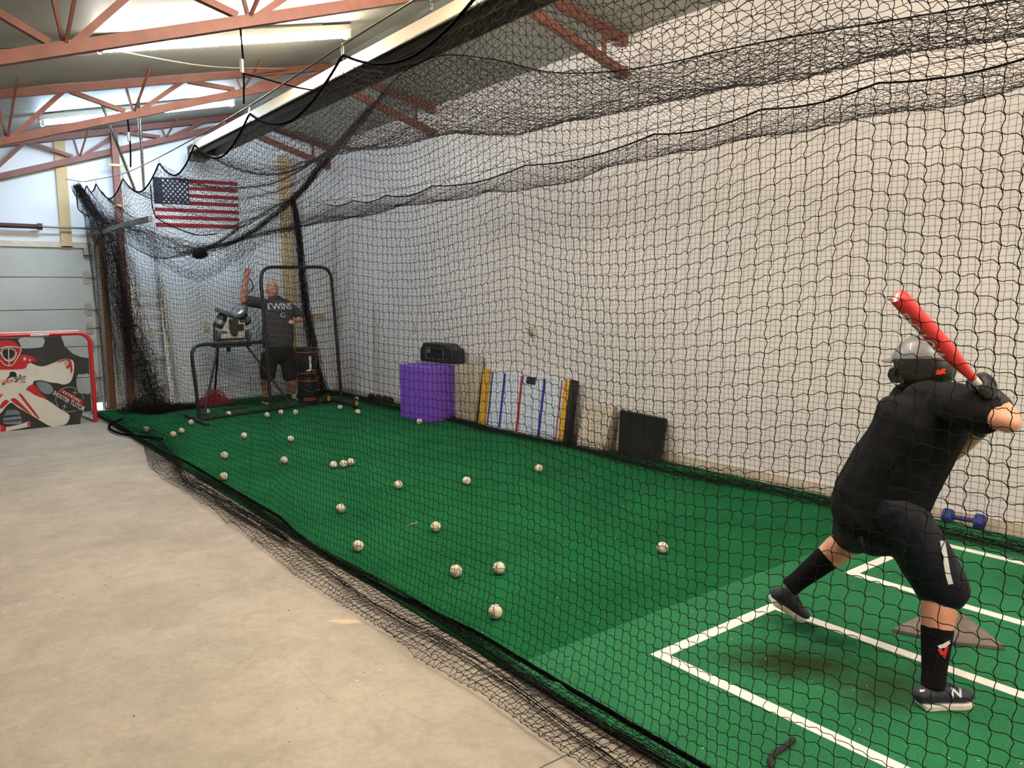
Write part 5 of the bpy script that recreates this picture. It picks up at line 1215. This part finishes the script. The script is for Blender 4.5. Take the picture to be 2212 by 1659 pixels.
Yj = Y + 0.022*np.sin(Y*3.3+vert*4)*vert + np.where(onfl,0.02*np.sin(Y*11+SS*9),0) + 0.12*np.exp(-((Y-2.75)/0.25)**2)*np.clip((vert-0.45)/0.5,0,1)*np.sign(2.75-Y)*-0.18
# toward the back the wall bends in to the gathered corner
K = np.stack([X,Yj,Z],axis=-1)
near = int((6.2-0.15)/CELL)
Kn, Kf = K[:near+1], K[near:]
mask = True
o1, Kj = net_part('near_side_net', np.swapaxes(Kn,0,1), 0.00135, (4,4), (0.0048,0), 0.0014, 0.0022, knots=True)
net_part('near_side_net', np.swapaxes(Kf,0,1), 0.0015, (2,1), (0.003,0), 0.0015, 0.002)
# edge ropes of that wall
def rope(P, r, name, parent=net, mat=m_hem): return MB().tube(P, r, 6).build(name, mat, parent, smooth=True)
yy = np.linspace(0.15,12.4,260)
rope([V(NXL,y,float(sm(np.array([y]),CABLE_L)[0]-0.05-scallop(np.array([y]),HOOKS,0.20)[0])) for y in yy], 0.008, 'top_rope')
rope([V(*(K[int(np.clip((y-0.15)/CELL,0,len(ys)-1)),-1])+V(0,0,0.008)) for y in np.linspace(0.15,11.5,200)], 0.008, 'bottom_rope')
# dark line of gathered twine along the turf edge
def bundle(P, w, n, name, r=0.0017, k=5, cross=0, wf=None, seed=1):
    R = np.random.default_rng(seed); P = np.array([np.array(p) for p in smooth_path(P,k)]); m = len(P); lines = []
    t = np.gradient(P,axis=0); t /= np.linalg.norm(t,axis=1,keepdims=True); a = np.cross(t,(0.2,0.5,0.85)); a /= np.linalg.norm(a,axis=1,keepdims=True); b = np.cross(t,a)
    ws = np.array([wf(i/(m-1)) if wf else 1.0 for i in range(m)])*w
    s = np.linspace(0,1,m)
    for i in range(n):
        ph = R.random(6)*6.28; rr = math.sqrt(R.random()); an = R.random()*6.28
        ang = an + 1.2*np.sin(s*R.uniform(2,9)+ph[0]) ; rad_ = np.clip(rr + 0.3*np.sin(s*R.uniform(5,24)+ph[1]),0,1.25)
        lines.append(P + (ws*rad_*np.cos(ang))[:,None]*a + (ws*rad_*np.sin(ang))[:,None]*b + R.normal(0,w*0.05,(m,3)))
    L = np.array(lines); V1, Q1 = strands(L, r); vs, qs = [V1],[Q1]
    if cross:
        C = []
        for q in range(cross):
            i = R.integers(0,n); j = R.integers(0,n); u = R.integers(0,m-1); v_ = min(m-1,u+R.integers(0,3)); p0, p1 = L[i,u], L[j,v_]
            mid = (p0+p1)/2+R.normal(0,w*0.12,3); C.append([p0,mid,p1])
        V2, Q2 = strands(np.array(C), r); vs.append(V2); qs.append(Q2+len(V1))
    V_ = np.concatenate(vs); V_[:,2] = np.maximum(V_[:,2],0.014)
    o = obj(name, fast_mesh(name,V_,np.concatenate(qs)), m_twine, net); tag(o, kind='stuff'); return o
bundle([V(2.0+0.03*math.sin(y*2.2),y,0.035) for y in np.linspace(0.6,7.4,16)], 0.020, 14, 'hem_gather', 0.0016, 6, 260, seed=3)
bundle([V(1.88+0.03*math.sin(y*2.9),y,0.03) for y in np.linspace(0.6,6.5,14)], 0.018, 7, 'hem_gather', 0.0016, 6, 80, seed=4)

# --- roof: left cable, sag, raised middle line, sag, right cable
XR = 5.56
CABLE_R = [(-1.5,3.16),(4,3.17),(8,3.12),(10.8,3.14),(12.3,3.2)]
HOOKR = [0.4,1.7,2.95,3.9,5.04,6.95,8.9,10.15,11.2,12.2]
SPINE = [(-1.5,2.88),(1.4,2.89),(2.66,3.02),(3.75,3.11),(4.4,3.24),(5.2,3.52),(6.0,3.72),(6.6,3.70),(7.2,3.52),(8.34,3.13),(9.2,2.84),(9.8,2.72),(10.5,2.56),(11.4,2.34),(12.4,2.30)]
FOLDA = [(-1.5,2.54),(1.07,2.55),(2.9,2.60),(3.8,2.63),(4.84,2.75),(5.8,2.83),(8,2.75),(10,2.55),(11.5,2.33),(12.4,2.33)]
FOLDB = [(-1.5,2.74),(2.4,2.76),(3.0,2.76),(3.7,2.80),(4.1,2.82),(5.6,2.88),(7.8,2.82),(10,2.66),(11.5,2.60),(12.4,2.6)]
U = np.linspace(0,1,int(4.35/CELL))
ysr = np.arange(0.15,12.3,CELL)
Yr, Ur = np.meshgrid(ysr,U,indexing='ij')
zl = sm(Yr,CABLE_L)-0.055-scallop(Yr,HOOKS,0.20); zr = sm(Yr,CABLE_R)-0.05-scallop(Yr,HOOKR,0.07); zs = sm(Yr,SPINE); za = sm(Yr,FOLDA); zb_ = sm(Yr,FOLDB)
xs_ = 3.8-0.5*np.clip((Yr-9)/3,0,1)
h1 = Ur < 0.5; t1 = np.clip(Ur*2,0,1); t2 = np.clip(Ur*2-1,0,1)
Xr = np.where(h1, NXL+(xs_-NXL)*t1, xs_+(XR-xs_)*t2)
sagA = za-(zl+zs)/2; sagB = zb_-(zs+zr)/2
Zr = np.where(h1, zl+(zs-zl)*t1+sagA*4*t1*(1-t1), zs+(zr-zs)*t2+sagB*4*t2**1.6*(1-t2**1.6))
Zr = Zr + 0.012*np.sin(Yr*7+Ur*9)+0.01*np.sin(Yr*3.1-Ur*23)
Yr2 = Yr+0.02*np.sin(Ur*14+Yr*2)
Kr = np.stack([Xr,Yr2,Zr],axis=-1)
net_part('roof_net', np.swapaxes(Kr,0,1), 0.00145, (2,2), (-0.003,-0.003), 0.003, 0.005, up=(0,0,1))
rope([V(float(3.8-0.5*np.clip((y-9)/3,0,1)),y,float(sm(np.array([y]),SPINE)[0])) for y in np.linspace(0.15,12.2,150)], 0.0045, 'middle_rope')
bundle([V(float(3.8-0.5*np.clip((y-9)/3,0,1)),y,float(sm(np.array([y]),SPINE)[0])) for y in np.linspace(6.9,11.9,14)], 0.034, 14, 'roof_gather', 0.0014, 5, 260, seed=5)
rope([V(XR,y,float(sm(np.array([y]),CABLE_R)[0]-0.045-scallop(np.array([y]),HOOKR,0.07)[0])) for y in np.linspace(0.15,12.2,260)], 0.008, 'top_rope')

# --- far side wall along the right wall with a gathered skirt
S2 = np.arange(0,3.75,CELL)
ysf = np.arange(0.9,12.3,CELL)
Y2, SS2 = np.meshgrid(ysf,S2,indexing='ij')
zt_ = sm(Y2,CABLE_R)-0.05-scallop(Y2,HOOKR,0.07)*np.exp(-SS2/1.0); dr2 = sm(Y2,CABLE_R)-0.08; v2 = np.clip(SS2/dr2,0,1); e2 = SS2-dr2
X2 = XR + 0.04*np.sin(Y2*1.9+v2*3)*np.sin(math.pi*v2) - 0.02*v2
fl2 = np.abs(((e2/0.22) % 2)-1); fl2 = 1-fl2
X2 = np.where(e2 > 0, XR-0.20*fl2+0.05*np.sin(Y2*2.3)+0.02, X2)
Z2 = np.where(e2 > 0, 0.02+0.03*np.clip(e2,0,1)+0.02*np.sin(Y2*13+SS2*20)**2, np.maximum(zt_-SS2,0.03))
K2 = np.stack([X2,Y2+np.where(e2 > 0,0.02*np.sin(SS2*40+Y2*8),0),Z2],axis=-1)
net_part('far_side_net', np.swapaxes(K2,0,1), 0.0014, (2,2), (0.0035,0), 0.0012, 0.002)
bundle([V(XR-0.06+0.05*math.sin(y*2.3),y,0.05) for y in np.linspace(1.0,12.0,24)], 0.075, 12, 'hem_gather', 0.0016, 6, 420, seed=8)

# --- back wall of the cage
xb_ = np.arange(2.25,5.5,CELL); S3 = np.arange(0,3.1,CELL)
X3, SS3 = np.meshgrid(xb_,S3,indexing='ij')
TOPB = [(2.0,3.15),(2.3,2.95),(2.7,2.55),(3.1,2.36),(3.5,2.30),(4.0,2.48),(4.5,2.8),(5.1,3.12),(5.56,3.15)]
zt3 = sm(X3,TOPB); v3 = np.clip(SS3/zt3,0,1)
peak = 0.06*np.abs(np.sin((X3-2.4)*2.6))
Z3 = np.maximum(zt3*(1-v3)*0+ (2.55-SS3) + (zt3-2.55)*np.exp(-SS3/0.7) + peak*np.exp(-((SS3-0.6)/0.9)**2), 0.03)
Y3 = 12.25+0.06*np.sin(X3*3)*v3+0.05*np.sin(X3*9)*v3*(1-v3)+np.where(SS3 > 2.55,-(SS3-2.55)*0.8,0)
net_part('back_net', np.swapaxes(np.stack([X3,Y3,Z3],axis=-1),0,1), 0.0018, (2,1), (-0.003,0), 0.003, 0.004)

# --- loose swag of spare net hanging below the low end of the roof
xg = np.arange(2.5,4.95,CELL*0.72); sg = np.arange(0,0.62,CELL*0.8)
Xg, Sg = np.meshgrid(xg,sg,indexing='ij'); zg = sm(Xg,TOPB)
hang_ = 0.30+0.16*np.sin((Xg-2.5)*1.9)**2
Zg = zg + 0.05 - np.minimum(Sg,hang_) + np.maximum(0,Sg-hang_)*0.8
Yg = 11.95-0.25*np.clip((Xg-3.3)/1.5,0,1)+0.04*np.sin(Xg*11+Sg*9)-np.where(Sg > hang_,0.05,0)
net_part('swag_net', np.swapaxes(np.stack([Xg,Yg,Zg],axis=-1),0,1), 0.0016, (2,2), (-0.004,0), 0.006, 0.014)
# --- gathered corners and heaps
Pc = lambda x, y, Y: ony((x,y),Y)
bundle([Pc(163,400,12.4),Pc(195,450,12.35),Pc(235,510,12.3),Pc(255,590,12.3),Pc(275,680,12.25),Pc(300,760,12.25),Pc(330,840,12.2),Pc(345,885,12.15)], 0.17, 95, 'corner_gather', 0.0017, 6, 1500, wf=lambda s: 0.35+0.9*min(1,s*2.5) if s < 0.8 else 1.25-0.2*s, seed=11)
bundle([Pc(168,402,12.4),Pc(215,470,12.35),Pc(300,500,12.2),Pc(380,530,12.0),Pc(430,540,11.7),Pc(500,525,11.2),Pc(560,490,10.45),Pc(640,425,9.16),Pc(700,351,8.34),Pc(800,235,7.2)], 0.11, 42, 'roof_gather', 0.0015, 6, 800, wf=lambda s: 0.4+0.8*math.sin(math.pi*min(1,s*1.7)) if s < 0.55 else 0.40-0.2*(s-0.55), seed=12)
bundle([Pc(632,430,12.3),Pc(645,500,12.3),Pc(652,580,12.3),Pc(660,660,12.3),Pc(675,740,12.3),Pc(690,820,12.3),Pc(705,858,12.25)], 0.075, 90, 'corner_gather', 0.0018, 6, 1300, wf=lambda s: 0.5+0.9*s, seed=13)
bundle([Pc(418,548,11.7),Pc(432,552,11.65),Pc(446,546,11.6)], 0.05, 60, 'roof_gather', 0.002, 5, 600, seed=14)
g0 = [onz(p,0.05) for p in ((250,925),(300,925),(340,945),(370,985),(400,1035),(450,1065),(530,1110),(620,1165))]
bundle(g0, 0.085, 22, 'heaped_net', 0.0015, 7, 260, wf=lambda s: 1.25-1.1*s, seed=15)
bundle([onz((285,880),0.05),onz((330,882),0.10),onz((380,882),0.04),onz((430,880),0.03)], 0.15, 60, 'heaped_net', 0.0017, 7, 900, wf=lambda s: 1.1-0.8*s, seed=16)
rope([onz(p,0.03) for p in smooth_path([(265,905),(240,915),(237,925),(260,937),(300,942),(350,948)],5)],0.014,'bottom_rope')
rope(smooth_path([Pc(*p,12.1) for p in ((325,400),(330,450),(345,475),(400,500),(430,508),(470,505))],5),0.009,'edge_rope')
rope(smooth_path([Pc(165,405,12.4),Pc(167,440,12.4),Pc(172,455,12.4),Pc(195,470,12.35)],5),0.008,'edge_rope')

# ------------------------------------------------------------------ cables and fittings carrying the net
m_cable = M('wire_rope', (92,84,74), rough=0.5, metal=0.6)
m_clip = M('carabiner_steel', (206,204,198), rough=0.3, metal=0.7)
cb = thing('support_cable', (NXL,12.8,3.33), 'steel cable with carabiners carrying the near side of the net', 'cable')
MB().tube([V(NXL-0.12*max(0,(y-12.4)/0.4),y,float(sm(np.array([y]),CABLE_L)[0])) for y in np.linspace(-1.5,12.78,80)],0.005,6).build('wire', m_cable, cb, smooth=True)
def carab(p, parent):
    mb = MB(); P = [p+V(0,0.012*math.sin(t)*(1.2 if math.cos(t) > 0 else 0.8),-0.035+0.042*math.cos(t)) for t in np.linspace(0,2*math.pi,13)[:-1]]
    return mb.tube(P,0.0035,5,closed=True).build('carabiner', m_clip, parent, smooth=True)
for h in HOOKS: carab(V(NXL,h,float(sm(np.array([h]),CABLE_L)[0])), cb)
for (pa, pb, pc) in ((V(2.02,3.55,3.06),V(2.03,3.6,3.4),V(2.2,2.15,zlow(2.2))),):
    pass
MB().tube(smooth_path([V(NXL,5.75,3.04),V(NXL+0.01,5.75,3.3),V(NXL,5.75,zlow(NXL)-0.03)],4),0.007,6).build('hanger_rope', m_hem, cb, smooth=True)
MB().tube(smooth_path([V(NXL,9.35,3.06),V(NXL+0.01,9.35,3.3),V(NXL,9.35,zlow(NXL)-0.03)],4),0.009,6).build('hanger_rope', m_hem, cb, smooth=True)
MB().lathe([(0.006,-0.05),(0.014,-0.045),(0.014,0.045),(0.006,0.05)],10,(NXL,9.35,3.38),(0,0,1)).build('turnbuckle', m_clip, cb, smooth=True)
MB().lathe([(0.006,-0.05),(0.014,-0.045),(0.014,0.045),(0.006,0.05)],10,(NXL,5.75,3.3),(0,0,1)).build('turnbuckle', m_clip, cb, smooth=True)
MB().tube(smooth_path([V(NXL,5.75,3.25),V(2.9,6.2,3.35),V(3.75,6.3,3.72)],5),0.006,6).build('guy_rope', m_hem, cb, smooth=True)
cr_ = thing('support_cable', (XR,12.3,3.2), 'steel cable with carabiners carrying the net along the right wall', 'cable')
MB().tube([V(XR,y,float(sm(np.array([y]),CABLE_R)[0])) for y in np.linspace(-1.5,12.78,80)],0.004,6).build('wire', m_cable, cr_, smooth=True)
for h in HOOKR: carab(V(XR,h,float(sm(np.array([h]),CABLE_R)[0])), cr_)
